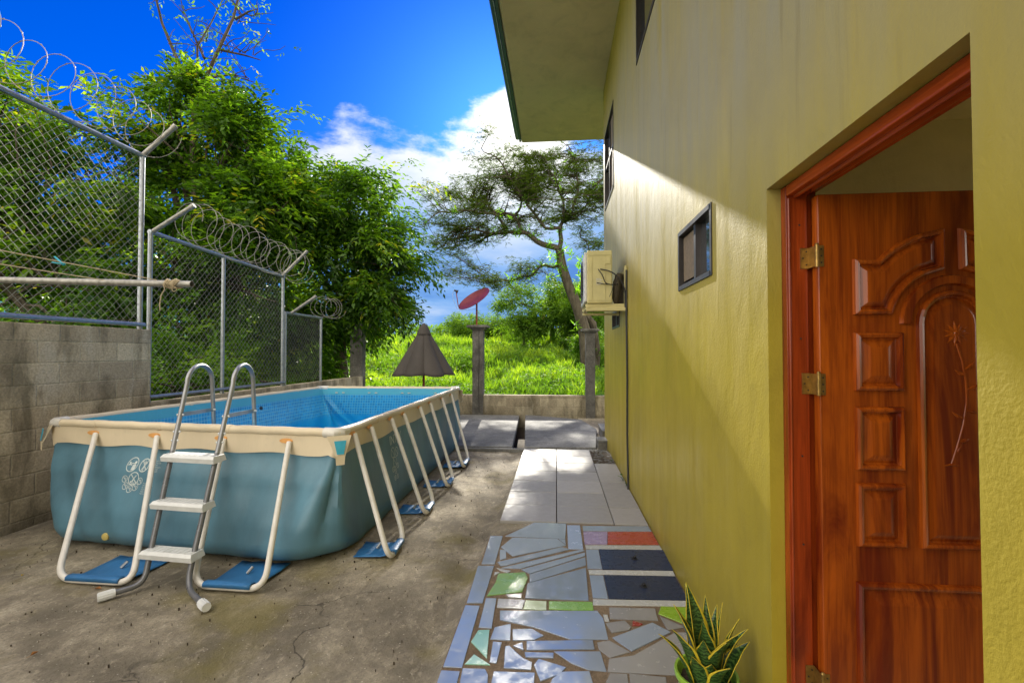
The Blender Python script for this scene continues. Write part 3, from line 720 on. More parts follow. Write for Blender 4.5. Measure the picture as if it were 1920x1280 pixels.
zt1 = lambda y: 3.79
fence('tall chain link fence with razor wire on top of the tall block wall', -1.0, 5.16, 1.80, zt1, [-1.0, 2.0, 5.13],
      [((XF, 5.13, 3.79), (-4.45, 5.2, 4.16)), ((XF, 2.0, 3.79), (-4.45, 2.05, 4.16))],
      [dict(y0=1.6, y1=5.15, x=-4.62, zf=lambda y: 4.03, rad=.26, loops=17, seed=3)])
zt2 = lambda y: 2.93-.035*(y-5.2)
fence('middle chain link fence with a dense razor wire coil behind the pool', 5.24, 8.06, .95, zt2, [5.26, 6.52, 8.04],
      [((XF, 5.28, 2.93), (-4.30, 5.32, 3.25)), ((XF, 8.0, 2.83), (-4.36, 8.05, 3.28))],
      [dict(y0=5.45, y1=8.15, x=-4.52, zf=lambda y: 3.12-.05*(y-5.4), rad=.235, loops=15, seed=5)])
fence('farthest and lowest chain link fence section near the left pillar', 8.10, 9.45, .95, lambda y: 2.20, [9.42, 8.12],
      [((XF, 8.3, 2.2), (-4.35, 8.36, 2.52))],
      [dict(y0=8.75, y1=9.5, x=-4.50, zf=lambda y: 2.36, rad=.20, loops=4, seed=8)], rails=False)

# clothes line pipe with ropes and peg
e = tag(empty('clothesline_pipe', (-3.9, 3.3, 2.03)), 'horizontal grey pipe reaching out from the fence with a rope knot at its end', 'pipe')
P0 = Vector((-5.0, 3.29, 2.078)); P1 = Vector((-2.675, 3.3, 2.0))
b = MB(); n = 16; d = (P1-P0).normalized(); u = Vector((0, 1, 0)); v = d.cross(u)
vs = []
for (p, rr) in ((P0, .025), (P1, .025), (P1, .0215), (P1-d*.25, .0215)):
    for k in range(n): a = 2*math.pi*k/n; vs.append(p+(u*math.cos(a)+v*math.sin(a))*rr)
b.raw(vs, [(j*n+k, j*n+(k+1) % n, (j+1)*n+(k+1) % n, (j+1)*n+k) for j in range(3) for k in range(n)]+[tuple(3*n+k for k in range(n))])
for f in (.25, .68): b.tube([P0.lerp(P1, f)-d*.02, P0.lerp(P1, f)+d*.02], .0268, 14)
b.build('tube', M['galv_old'], e, smooth=True)
b = MB(); pts = []
for k in range(121):
    a = 2*math.pi*k/14; q = P1 - d*(.20-.10*k/120+.012*math.sin(k*.9)); pts.append(q+(u*math.cos(a)+v*math.sin(a))*(.030+.005*math.sin(k*.37)))
b.tube(pts, .0052, 5)
K = P1-d*.20+Vector((0, -.03, 0))
b.tube([K, K+Vector((.01, 0, -.045)), K+Vector((-.018, 0, -.09)), K+Vector((-.028, 0, -.15)), K+Vector((-.025, 0, -.20))], .0035, 5)
b.tube([K+Vector((.06, 0, -.02))]+[K+Vector((.085+.018*math.cos(a), 0, -.045+.018*math.sin(a))) for a in np.linspace(2, 8, 9)], .003, 5)
b.build('rope_knot', M['rope'], e)
def rope(a, c, sag, lab):
    o = MB(); a = Vector(a); c = Vector(c); pts = [a.lerp(c, t/20)-Vector((0, 0, sag*4*(t/20)*(1-t/20))) for t in range(21)]
    o.tube(pts, .0035, 5); q = o.build('clothesline', M['rope'], origin=a); return tag(q, lab, 'rope')
rope((-2.93, 3.27, 2.03), (-4.76, 2.60, 2.384), .0, 'upper washing line holding the turquoise peg')
rope((-3.35, 3.265, 2.035), (-4.76, 2.60, 2.25), .0, 'lower washing line tied to the middle of the pipe')
A_, B_ = Vector((-2.93, 3.27, 2.03)), Vector((-4.76, 2.60, 2.384))
pg = A_.lerp(B_, .30)-Vector((0, 0, .008))
e = tag(empty('clothes_peg', pg), 'turquoise plastic peg clipped to the upper washing line', 'clothes peg')
for s_, an in ((1, 8), (-1, 38)):
    b = MB(); rot = Matrix.Rotation(R(an), 3, 'Y') @ Matrix.Identity(3)
    b.obox(pg+rot @ Vector((-.028, 0, -.004*s_)), (.085, .011, .008), rot); b.obox(pg+rot @ Vector((.018, 0, -.004*s_)), (.02, .013, .013), rot)
    b.build('jaw', M['peg'], e, bevel=.002)
b = MB(); b.tube([pg+Vector((0, 0.008*math.cos(a), .007*math.sin(a))) for a in np.linspace(0, 6.3, 10)], .002, 5); b.build('spring', M['rail_metal'], e)

# ================================================================ POOL
pool = tag(empty('frame_pool', (-3, 5.8, -.05)), 'rectangular above ground pool with blue vinyl sides and a cream rim', 'pool')
CN = [Vector((-1.66, 3.56)), Vector((-1.66, 8.06)), Vector((-4.05, 8.0)), Vector((-4.44, 3.87))]   # near right, far right, far left, near left
ZR = .88
SIDE_F = [.30, .6, -.85, 1.40]       # bulge factor: right, far, left, near
def ring_at(off, rad, ns=44, nc=10, fold=0, t=0):
    """rounded quad: off = outward offset function(side), returns pts and outward normals"""
    P = []; Nn = []
    cent = sum(CN, Vector((0, 0)))/4
    lines = []
    for i in range(4):
        a, c = CN[i], CN[(i+1) % 4]; d = (c-a).normalized(); n = Vector((d.y, -d.x))
        if (a-cent).dot(n) < 0: n = -n
        lines.append((a+n*off(i), d, n))
    def isect(l1, l2):
        (p, d1, _), (q, d2, _) = l1, l2; den = d1.x*d2.y-d1.y*d2.x; t_ = ((q-p).x*d2.y-(q-p).y*d2.x)/den; return p+d1*t_
    cor = [isect(lines[i-1], lines[i]) for i in range(4)]
    for i in range(4):
        a, c = cor[i], cor[(i+1) % 4]; d = (c-a).normalized(); n = lines[i][2]
        dprev = lines[i-1][1]; nprev = lines[i-1][2]
        # corner arc at a: from a - dprev*rad to a + d*rad
        s0 = a-dprev*rad; s1 = a+d*rad
        for k in range(nc):
            f = k/nc; q = s0*(1-f)**2 + a*2*f*(1-f) + s1*f*f; nn = (nprev*(1-f)+n*f).normalized(); P.append(q); Nn.append(nn)
        e1 = c-d*rad
        for k in range(ns):
            f = k/ns; P.append(s1.lerp(e1, f)); Nn.append(n)
    return P, Nn
NSG, NCG = 44, 10
def wrinkle(idx, t):
    """vertical folds, strongest beside the corners"""
    per = NSG+NCG; i = idx // per; k = idx % per
    dc = min(abs(k-NCG/2), abs(per+NCG/2-k))/per          # distance to nearest corner
    amp = .026*math.exp(-(dc/.14)**2) + .007
    return amp*(math.sin(idx*.95+i)+.6*math.sin(idx*.47+2*i+t*2.0)+.2*math.sin(idx*1.9+t))*min(1, max(0, (t-.1)*2.5))*(1-.6*max(0, t-.6)/.4)
def b_off(t):
    pr = [(0, 0), (.18, .01), (.45, .09), (.7, .17), (.88, .20), (.96, .17), (1, .10)]
    for (a, va), (c, vc) in zip(pr, pr[1:]):
        if t <= c: f = (t-a)/(c-a); f = f*f*(3-2*f) if c in (.45,) else f; return va+(vc-va)*f
    return pr[-1][1]
def pool_ring(t):
    o = b_off(t); P, Nn = ring_at(lambda i: o*SIDE_F[i]+.006, .05+.50*t**1.6, NSG, NCG)
    z = ZR-.0 - t*(ZR+.05)
    return [(p.x+n.x*wrinkle(i, t), p.y+n.y*wrinkle(i, t), z) for i, (p, n) in enumerate(zip(P, Nn))]
TB = .185                                                          # cream band reaches this far down
ts = list(np.linspace(TB-.01, 1, 26)); b = MB(); vs = []
for t in ts: vs += pool_ring(t)
n = 4*(NSG+NCG); P, _ = ring_at(lambda i: .02*SIDE_F[i], .5, NSG, NCG); vs += [(p.x, p.y, -.055) for p in P]
b.raw(vs, [(k*n+l, (k+1)*n+l, (k+1)*n+(l+1) % n, k*n+(l+1) % n) for k in range(len(ts)) for l in range(n)])
side = b.build('side_wall', M['pool_blue'], pool, smooth=True)
b = MB(); vs = []; tb = [.0, .05, .10, .15, TB, TB+.001]
for j, t in enumerate(tb):
    r_ = pool_ring(t); P, Nn = ring_at(lambda i: 0, .05, NSG, NCG)
    for i_, (q, nn) in enumerate(zip(r_, Nn)):
        k = i_ % (NSG+NCG); off = .008 + .006*math.sin(i_*.8)*t/TB - (.012 if j == len(tb)-1 else 0)
        dz = (.010*math.sin((k-NCG)/NSG*math.pi*8)) * (t/TB)
        if k < NCG: dz -= .025*math.sin(k/NCG*math.pi)*t/TB
        vs.append((q[0]+nn.x*off, q[1]+nn.y*off, q[2]+dz))
b.raw(vs, [(k*n+l, (k+1)*n+l, (k+1)*n+(l+1) % n, k*n+(l+1) % n) for k in range(len(tb)-1) for l in range(n)])
b.build('rim_band', M['pool_cream'], pool, smooth=True)
# rim tubes, one per side
P, Nn = ring_at(lambda i: .0, .06, NSG, NCG); per = NSG+NCG
for i in range(4):
    idx = [(i*per+k) % n for k in range(NCG//2, per+NCG//2+1)]
    b = MB(); b.tube([(P[k].x, P[k].y, ZR+.002*math.sin(k*1.3)) for k in idx], .034, 12)
    L_ = len(idx)
    for q in (12, 23, 34):
        a_, c_ = P[idx[q]], P[idx[q]+0]; dd = (P[idx[q+1]]-P[idx[q]]).normalized()
        b.tube([(a_.x-dd.x*.02, a_.y-dd.y*.02, ZR), (a_.x+dd.x*.02, a_.y+dd.y*.02, ZR)], .0365, 12)
    b.build('rim_tube', M['pool_cream'], pool, smooth=True)
# corner cloth gusset with a turquoise tab at each corner
for i in range(4):
    c = CN[i]; cent = sum(CN, Vector((0, 0)))/4; nn = (c-cent).normalized()
    if i == 0: nn = Vector((.55, -.83))
    tt = Vector((-nn.y, nn.x)); q = c+nn*.035
    def W(a_, z_, o_=0): return (q.x+tt.x*a_+nn.x*o_, q.y+tt.y*a_+nn.y*o_, z_)
    b = MB(); b.raw([W(-.09, ZR-.02, -.03), W(.09, ZR-.02, -.03), W(.035, ZR-.17, .025), W(-.035, ZR-.17, .025)], [(0, 1, 2, 3)])
    b.raw([W(-.035, ZR-.16, .03), W(.035, ZR-.16, .03), W(.03, ZR-.23, .03), W(-.03, ZR-.23, .03)], [(0, 1, 2, 3)])
    g = b.build('corner_gusset', M['pool_cream'], pool); g.modifiers.new('t', 'SOLIDIFY').thickness = .006
    b = MB(); b.raw([W(-.045, ZR-.05, .022), W(.045, ZR-.05, .022), W(.025, ZR-.15, .036), W(-.025, ZR-.15, .036)], [(0, 1, 2, 3)])
    g = b.build('corner_tab', M['cyan_tab'], pool); g.modifiers.new('t', 'SOLIDIFY').thickness = .003
    b = MB()
    d1 = (CN[(i+1) % 4]-c).normalized(); d2 = (CN[i-1]-c).normalized()
    b.tube([(c.x+d1.x*.12, c.y+d1.y*.12, ZR), (c.x+d1.x*.03, c.y+d1.y*.03, ZR), (c.x+d2.x*.03, c.y+d2.y*.03, ZR), (c.x+d2.x*.12, c.y+d2.y*.12, ZR)], .040, 12)
    b.build('corner_joint', M['white_metal'], pool, smooth=True)
# inside liner
b = MB(); vs = []; tl = [0, .1, .2, .35, .5, .65, .8, .92, 1]
for t in tl:
    P2, N2 = ring_at(lambda i: 0, .05, NSG, NCG)
    for q_, nn in zip(pool_ring(t), N2): vs.append((q_[0]-nn.x*(.04+.05*t), q_[1]-nn.y*(.04+.05*t), ZR-t*(ZR-.02)))
b.raw(vs, [(k*n+l, k*n+(l+1) % n, (k+1)*n+(l+1) % n, (k+1)*n+l) for k in range(len(tl)-1) for l in range(n)])
b.face([vs[(len(tl)-1)*n+l] for l in range(n)])
b.build('liner', M['liner'], pool, smooth=True)
# small reinforced slots in the far inner band and an inlet fitting
for f in (.12, .17, .36, .41, .60, .65, .84, .89):
    p = CN[2].lerp(CN[1], f); b = MB(); b.box((p.x-.022, p.y-.052, ZR-.080), (p.x+.022, p.y-.044, ZR-.068)); b.build('slot', M['pool_cream'], pool)
p = CN[3].lerp(CN[2], .62); b = MB(); b.tube([(p.x+.03, p.y, .70), (p.x+.055, p.y, .70), (p.x+.065, p.y, .70)], [.042, .04, .02], 14); b.build('inlet', M['frame'], pool, smooth=True)
# U legs with blue ground straps
def bez(pts, r, n=6):
    """polyline with rounded corners"""
    pts = [Vector(p) for p in pts]; o = [pts[0]]
    for i in range(1, len(pts)-1):
        a, c, d = pts[i-1], pts[i], pts[i+1]; u = (a-c).normalized(); v = (d-c).normalized(); rr = min(r, (a-c).length*.45, (d-c).length*.45)
        for k in range(n+1):
            f = k/n; o.append((c+u*rr)*(1-f)**2 + c*2*f*(1-f) + (c+v*rr)*f*f)
    o.append(pts[-1]); return o
def uleg(t1, b1, b2, t2, inward):
    b = MB(); b.tube(bez([t1, b1, b2, t2], .12), .0205, 12); lg = b.build('leg_frame', M['white_metal'], pool, smooth=True)
    b1 = Vector(b1); b2 = Vector(b2); ax = (b2-b1).normalized(); inw = Vector(inward)
    a = b1+ax*.085; c = b2-ax*.085
    b = MB(); L = inw.length; iu = inw.normalized(); rows = []
    prof = [(-.026, -.004), (-.024, .018), (-.006, .026), (.03, .020), (.12, .012), (.3, .004), (.75, .0), (1.0, .0)]
    gr = -.052
    for (s_, h) in prof:
        base = s_ if s_ < .1 else s_*L; wd = 1.0 if s_ < .1 else 1+.15*s_
        mid = (a+c)/2; hw = (c-a)/2*wd
        for k in range(7):
            g = k/3-1; q = mid+hw*g+iu*base; rows.append((q.x, q.y, gr+.008+h+.006*math.sin(k*2+s_*9)*(s_ > .1)+(b1.z-gr-.0 if s_ < .05 else .0)))
    b.raw(rows, [(j*7+k, j*7+k+1, (j+1)*7+k+1, (j+1)*7+k) for j in range(len(prof)-1) for k in range(6)])
    st = b.build('ground_strap', M['strap'], pool, smooth=True); st.modifiers.new('t', 'SOLIDIFY').thickness = .004
    q = (a+c)/2+iu*(L*.5); b = MB(); b.tube([(q.x-.012, q.y, -.035), (q.x+.012, q.y+.03, .0)], .011, 8); b.build('strap_peg', M['galv'], st, smooth=True)
    for tt in (t1, t2):                                     # orange reinforced slot round the top of each leg
        tt = Vector(tt); dn = Vector((-iu.x, -iu.y, 0)); tg = Vector((-dn.y, dn.x, 0)); c0 = tt+Vector((0, 0, .01))-dn*.012
        b = MB(); ring = []
        for k in range(14):
            an = 2*math.pi*k/14; ring.append(c0+tg*(.055*math.cos(an)-.03)+Vector((0, 0, .019*math.sin(an)))+dn*.004)
        b.raw(ring+[r_+dn*.003 for r_ in ring], [tuple(range(14))[::-1], tuple(range(14, 28))]+[(k, (k+1) % 14, 14+(k+1) % 14, 14+k) for k in range(14)])
        b.build('leg_slot', M['orange'], pool)
zb_ = -.028
near_in = (.0, .42, 0)
def near_y(x): return 3.56+(3.87-3.56)*(-1.66-x)/(4.44-1.66)
for (x1, x2, y1, xb1, xb2) in ((-3.93, -3.30, 0, -3.36, -2.80), (-2.66, -2.07, 0, -2.38, -1.88)):
    uleg((x1, near_y(x1)-.03, .80), (xb1, 2.98, zb_), (xb2, 2.97, zb_), (x2, near_y(x2)-.03, .80), near_in)
for (y1, y2, c1, c2) in ((3.76, 4.12, 3.47, 3.89), (4.64, 5.03, 4.44, 4.85), (5.64, 6.11, 5.36, 5.78), (6.75, 7.36, 6.30, 6.82)):
    uleg((-1.625, y1, .84), (-1.23, c1, zb_), (-1.25, c2, zb_), (-1.625, y2, .84), (-.30, 0, 0))
for k in range(2):
    x1 = -3.7+k*1.15; uleg((x1, 8.06, .80), (x1+.03, 8.5, zb_), (x1+.45, 8.5, zb_), (x1+.5, 8.07, .80), (0, -.35, 0))
for k in range(4):
    y1 = 4.3+k*.95; f = (y1-3.87)/4.13; xl = -4.44+.39*f; uleg((xl-.03, y1, .80), (xl-.22, y1, zb_), (xl-.22, y1+.45, zb_), (xl+.01, y1+.45, .80), (.2, 0, 0))
# printed pictograms and warnings, laid on the cloth of the near side
M['plug'] = simple('yellowed_plastic', (.62, .50, .16), .5)
from mathutils.bvhtree import BVHTree
_vs = []; _n0 = 4*(NSG+NCG)
for t in ts: _vs += pool_ring(t)
_bv = BVHTree.FromPolygons([Vector(v) for v in _vs], [(k*_n0+l, (k+1)*_n0+l, (k+1)*_n0+(l+1) % _n0, k*_n0+(l+1) % _n0) for k in range(len(ts)-1) for l in range(_n0)])
def on_cloth(u, v, o0, du, ray_d, off):
    p = Vector(o0)+Vector(du)*u; p.z += v
    h = _bv.ray_cast(p, Vector(ray_d))
    return (h[0]-Vector(ray_d)*off) if h[0] is not None else p
def text_tris(txt, size):
    cu = bpy.data.curves.new('t', 'FONT'); cu.body = txt; cu.size = size; cu.resolution_u = 2
    o = bpy.data.objects.new('t', cu); COL.objects.link(o); bpy.context.view_layer.update()
    me = o.to_mesh(); vs = [(v.co.x, v.co.y) for v in me.vertices]; fs = [tuple(p.vertices) for p in me.polygons]
    o.to_mesh_clear(); bpy.data.objects.remove(o); return vs, fs
def flat_ring(cx, cy, r, wd, n=28):
    vs = []; 
    for k in range(n):
        a = 2*math.pi*k/n; vs += [(cx+(r-wd/2)*math.cos(a), cy+(r-wd/2)*math.sin(a)), (cx+(r+wd/2)*math.cos(a), cy+(r+wd/2)*math.sin(a))]
    return vs, [(2*k, 2*k+1, (2*k+3) % (2*n), (2*k+2) % (2*n)) for k in range(n)]
def flat_line(pts, wd):
    vs = []; fs = []
    for (x0, y0), (x1, y1) in zip(pts, pts[1:]):
        d = Vector((x1-x0, y1-y0)); nn = Vector((-d.y, d.x)).normalized()*wd/2; b0 = len(vs)
        ns = 3
        for k in range(ns+1):
            f = k/ns; vs += [(x0+d.x*f+nn.x, y0+d.y*f+nn.y), (x0+d.x*f-nn.x, y0+d.y*f-nn.y)]
        fs += [(b0+2*k, b0+2*k+1, b0+2*k+3, b0+2*k+2) for k in range(ns)]
    return vs, fs
def flat_disc(cx, cy, r, n=12): return [(cx+r*math.cos(2*math.pi*k/n), cy+r*math.sin(2*math.pi*k/n)) for k in range(n)], [tuple(range(n))]
def print_part(name, shapes, o0, du, rd, off=.004):
    b = MB()
    for vs, fs in shapes: b.raw([on_cloth(u, v, o0, du, rd, off) for u, v in vs], fs)
    return b.build(name, M['print'], side)
DU = (math.cos(math.atan2(-.31, 2.78)), math.sin(math.atan2(-.31, 2.78)), 0)
O0 = (-3.575, 2.6, .0)
q = on_cloth(.05, .055, O0, (1, 0, 0), (0, 1, 0), .002); b = MB(); b.tube([(q.x, q.y+.01, q.z), (q.x, q.y-.01, q.z), (q.x, q.y-.016, q.z)], [.030, .028, .012], 14); b.build('drain_plug', M['plug'], pool, smooth=True)
sh = []
# upper left: adult at the water's edge watching a child
sh += [flat_ring(.095, .575, .050, .006)]; sh += [flat_disc(.118, .590, .011)]
sh += [([(.098, .535), (.13, .535), (.133, .572), (.118, .580), (.100, .572)], [(0, 1, 2, 3, 4)]), flat_line([(.110, .582), (.088, .584), (.070, .580)], .005), flat_disc(.066, .588, .007), flat_line([(.054, .572), (.074, .576), (.09, .572)], .007)]
# upper right: no jumping
sh += [flat_ring(.215, .575, .046, .008), flat_line([(.183, .607), (.247, .543)], .007), flat_disc(.222, .592, .009), flat_line([(.222, .585), (.214, .562)], .014), flat_line([(.208, .610), (.212, .592), (.222, .580), (.234, .592), (.232, .610)], .006), flat_line([(.203, .540), (.208, .556), (.214, .564), (.216, .548), (.214, .534)], .007)]
# centre: no diving
sh += [flat_ring(.155, .475, .046, .007), flat_line([(.123, .507), (.187, .443)], .007), flat_line([(.175, .500), (.158, .478), (.148, .458)], .009), flat_line([(.158, .478), (.146, .452)], .012), flat_disc(.136, .450, .007)]
for q in (0, 1): sh += [flat_line([(.14+.0*q, .443-.008*q), (.155, .446-.008*q), (.172, .443-.008*q)], .004)]
for (cx_, cy_) in ((.073, .470), (.100, .420), (.150, .400), (.195, .415), (.222, .460)):
    sh += [flat_ring(cx_, cy_, .024, .0045, 20), flat_line([(cx_-.016, cy_+.016), (cx_+.016, cy_-.016)], .004), flat_line([(cx_-.012, cy_+.002), (cx_, cy_+.010), (cx_+.012, cy_+.004), (cx_+.008, cy_-.008)], .0035)]
print_part('warning_pictograms', sh, O0, DU, (0, 1, 0))
sh = []
for k, s_ in enumerate(['NO JUMPING', 'NE PAS SAUTER', 'NO SALTAR', 'NICHT SPRINGEN', 'NON SALTARE', 'NIET SPRINGEN']):
    vs, fs = text_tris(s_, .0135); sh.append(([(x+.275, y+.605-.0145*k) for x, y in vs], fs))
print_part('warning_text', sh, O0, DU, (0, 1, 0)); sh = []
for k, s_ in enumerate(['NO DIVING', 'NE PAS PLONGER', 'NO TIRARSE', 'NICHT TAUCHEN', 'NON TUFFARSI', 'NIET DUIKEN']):
    vs, fs = text_tris(s_, .0135); sh.append(([(x+.262, y+.442-.0145*k) for x, y in vs], fs))
print_part('warning_text', sh, O0, DU, (0, 1, 0))
# right side: brand lettering and a column of circles
sh = []
vs, fs = text_tris('INTEX', .13); sh.append(([(x*1.0+.0, y+.58) for x, y in vs], fs))
for (cx_, cy_, r_) in ((.06, .50, .05), (.17, .49, .045), (.10, .40, .05), (.04, .34, .025), (.10, .31, .025), (.17, .35, .025), (.07, .25, .022), (.14, .25, .022)):
    sh += [flat_ring(cx_, cy_, r_, .006, 20), flat_line([(cx_-r_*.7, cy_+r_*.7), (cx_+r_*.7, cy_-r_*.7)], .005)]
print_part('side_print', sh, (-.9, 4.62, .0), (0, 1, 0), (-1, 0, 0))

# ================================================================ LADDER
lad = tag(empty('pool_ladder', (-2.5, 2.85, -.03)), 'grey pool ladder with three white steps leaning over the near end of the pool', 'ladder')
def stringer(xf, xt, zpk, foot_dir):
    """outer rail from the floor up and over the rim, one long bent tube"""
    foot = (xf+.16*foot_dir[0]*0, 0, 0)
    # bottom: cap end, bend, rise
    pb = Vector((xf, 2.96, .01))
    tp = Vector((xt, 3.52, 1.20))
    pts = [pb+Vector((-.0, -.0, 0))]
    return pb, tp
def ladder_side(bx, by, capx, capy, px1, py1, pz1, inx, iny):
    bottom = Vector((bx, by, -.02)); up = Vector((px1, py1, pz1))
    arc = []
    c = Vector(((px1+inx)/2+.0, (py1+iny)/2, pz1)); 
    rad = (Vector((inx, iny, 0))-Vector((px1, py1, 0))).length/2; dirv = (Vector((inx, iny, 0))-Vector((px1, py1, 0))).normalized()
    for k in range(1, 12):
        a = math.pi*k/12; arc.append(c - dirv*rad*math.cos(a) + Vector((0, 0, rad*.75*math.sin(a))))
    cap = Vector((capx, capy, -.025))
    lower = bez([cap, bottom, up], .16, 8)
    b = MB(); b.tube(lower[:-1]+[bottom.lerp(up, .62)], .0175, 12); b.build('outer_rail', M['grey_metal'], lad, smooth=True)
    b = MB(); b.tube([bottom.lerp(up, .60), up]+arc+[Vector((inx, iny, pz1)), Vector((inx-.01, iny+.08, .35))], .0172, 12); b.build('handrail', M['rail_metal'], lad, smooth=True)
    d = (cap-bottom).normalized(); b = MB(); b.tube([cap-d*.012, cap+d*.075], .026, 12)
    for k in range(12):
        a = 2*math.pi*k/12; u = Vector((0, 0, 1)); v = d.cross(u); b.tube([cap+(u*math.cos(a)+v*math.sin(a))*.026, cap+d*.07+(u*math.cos(a)+v*math.sin(a))*.026], .003, 4)
    b.build('foot_cap', M['plastic'], lad, smooth=True)
    return bottom, up
LB, LU = ladder_side(-2.70, 2.95, -2.80, 2.83, -2.915, 3.56, 1.25, -2.985, 3.93)
RB, RU = ladder_side(-2.385, 2.93, -2.15, 2.77, -2.486, 3.50, 1.25, -2.575, 3.88)
def at_z(a, c, z): f = (z-a.z)/(c.z-a.z); return a.lerp(c, f)
for z in (.155, .44, .735):
    p, q = at_z(LB, LU, z), at_z(RB, RU, z); ax = (q-p).normalized(); fw = Vector((ax.y, -ax.x, 0)).normalized()*1.0
    if fw.y > 0: fw = -fw
    up = Vector((0, 0, 1)); rot = Matrix((ax, -fw, ax.cross(-fw))).transposed()
    mid = (p+q)/2; L = (q-p).length
    b = MB()
    hl = L/2+.035
    def S_(u, v, w_): return mid+ax*u-fw*v*1.0+up*w_
    # tread: flat top with a sloped front skirt
    prof = [(-.055, -.030), (-.062, .004), (-.045, .022), (.055, .022), (.06, -.02)]
    vs = [S_(s*(hl-(.012 if k in (2, 3) else 0)), v, w_) for s in (-1, 1) for k, (v, w_) in enumerate(prof)]
    b.raw(vs, [(0, 1, 2, 3, 4), (9, 8, 7, 6, 5)]+[(k, 5+k, 5+(k+1) % 5, (k+1) % 5) for k in range(5)])
    for k in range(9): u = -hl*.8+k*hl*.2; b.obox(S_(u, .0, .0235), (.02, .08, .003), rot)
    b.build('step', M['plastic'], lad, bevel=.005, smooth=True)
for (a, c, i1) in ((LB, LU, (-2.985, 3.94, 1.0)), (RB, RU, (-2.575, 3.89, 1.0))):
    p = at_z(a, c, 1.02); b = MB(); q = Vector(i1); d = (q-p).normalized(); rot = Matrix((d, Vector((0, 0, 1)).cross(d), Vector((0, 0, 1)))).transposed()
    b.obox((p+q)/2, ((q-p).length, .006, .03), rot); b.build('side_brace', M['rail_metal'], lad)
    s1 = Vector((0, 0, 1)).cross(d)
    for pp in (p, q, at_z(a, c, .90), at_z(a, c, .84)):
        b = MB(); b.tube([pp-s1*.025, pp+s1*.025], .008, 8); b.build('bolt', M['plastic'], lad, smooth=True)
p, q = at_z(LB, LU, 1.02), at_z(RB, RU, 1.02)
# inner steps below the rim
for z in (.55, .3):
    b = MB(); b.box((-2.99, 3.88, z), (-2.57, 4.00, z+.03)); b.build('step', M['plastic'], lad, bevel=.005)
# ================================================================ HOUSE
XW, WT = .80, .16
house = tag(empty('house', (3, 3, 0)), 'two storey olive yellow house with deep eaves and an open wooden door', 'house')
holes = [(.995, 1.90, .02, 2.12), (2.54, 3.22, 1.895, 2.275), (6.16, 6.96, 1.82, 2.06), (3.05, 4.80, 4.34, 5.55), (6.72, 7.92, 3.80, 5.02)]
def wall_sheet(y0, y1, z0, z1, holes):
    ys = sorted({y0, y1, *[h[0] for h in holes], *[h[1] for h in holes]}); zs = sorted({z0, z1, *[h[2] for h in holes], *[h[3] for h in holes]})
    ins = lambda y, z: any(h[0] < y < h[1] and h[2] < z < h[3] for h in holes)
    b = MB()
    for a, c in zip(ys, ys[1:]):
        for d, e_ in zip(zs, zs[1:]):
            if ins((a+c)/2, (d+e_)/2): continue
            b.face([(XW, a, d), (XW, a, e_), (XW, c, e_), (XW, c, d)]); b.face([(XW+WT, a, d), (XW+WT, c, d), (XW+WT, c, e_), (XW+WT, a, e_)])
    for (a, c, d, e_) in holes:
        b.face([(XW, a, d), (XW+WT, a, d), (XW+WT, a, e_), (XW, a, e_)]); b.face([(XW, c, d), (XW, c, e_), (XW+WT, c, e_), (XW+WT, c, d)])
        b.face([(XW, a, e_), (XW+WT, a, e_), (XW+WT, c, e_), (XW, c, e_)]); b.face([(XW, a, d), (XW, c, d), (XW+WT, c, d), (XW+WT, a, d)])
    b.face([(XW, y1, z0), (XW, y1, z1), (XW+WT, y1, z1), (XW+WT, y1, z0)]); b.face([(XW, y0, z0), (XW+WT, y0, z0), (XW+WT, y0, z1), (XW, y0, z1)])
    return b
b = wall_sheet(-4.0, 8.12, -.2, 5.95, holes)
b.box((XW+WT, 7.96, -.2), (4.6, 8.12, 5.95)); b.box((4.44, -4.0, -.2), (4.6, .2, 5.95)); b.box((4.44, 3.4, -.2), (4.6, 7.955, 5.95)); b.box((4.44, .201, 2.5), (4.6, 3.399, 5.95)); b.box((XW+WT, -4.0, -.2), (4.43, -3.84, 5.95))  # unseen far wall left open beside the room to let sky light in
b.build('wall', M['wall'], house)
# interior: floor, ceiling, room walls
b = MB(); b.box((XW+WT+.002, .2, 2.55), (4.43, 3.4, 2.62)); b.box((XW+WT+.002, .2, -.1), (4.43, 3.4, .02)); b.box((XW+WT+.002, 2.32, .02), (4.43, 2.42, 2.55)); b.box((XW+WT+.002, .1, .02), (4.43, .2, 2.55))
b.build('room', M['wall_in'], house)
# eave: soffit slab, fascia, gutter, roof sheet
b = MB(); pr = [(-.70, 5.90), (XW-.0, 5.90), (5.2, 5.90), (5.2, 6.02), (-.72, 6.02), (-.72, 5.93)]
vs = [(x, y, z) for y in (-5.0, 10.0) for x, z in pr]
b.raw(vs, [tuple(range(6)), tuple(range(6, 12))[::-1]]+[(k, 6+k, 6+(k+1) % 6, (k+1) % 6) for k in range(6)])
b.build('eave', M['soffit'], house, bevel=.02)
b = MB(); b.box((-.765, -5, 5.905), (-.723, 9.96, 6.06)); b.build('fascia', M['gutter'], house, bevel=.004)
gut = MB(); prf = [(-.77, 6.07), (-.77, 5.95), (-.79, 5.935), (-.835, 5.95), (-.85, 6.0), (-.85, 6.05), (-.86, 6.06)]
vs = [(x, y, z) for y in (-5.0, 9.93) for x, z in prf]; kk = len(prf)
gut.raw(vs, [(k, k+1, kk+k+1, kk+k) for k in range(kk-1)]); g = gut.build('gutter', M['gutter'], house); g.modifiers.new('t', 'SOLIDIFY').thickness = .004
b = MB(); b.tube([(-.857, -5, 6.065), (-.857, 9.93, 6.065)], .008, 6); b.tube([(-.785, -5, 5.938), (-.785, 9.93, 5.938)], .006, 6); b.build('bead', M['gutter_lt'], g)
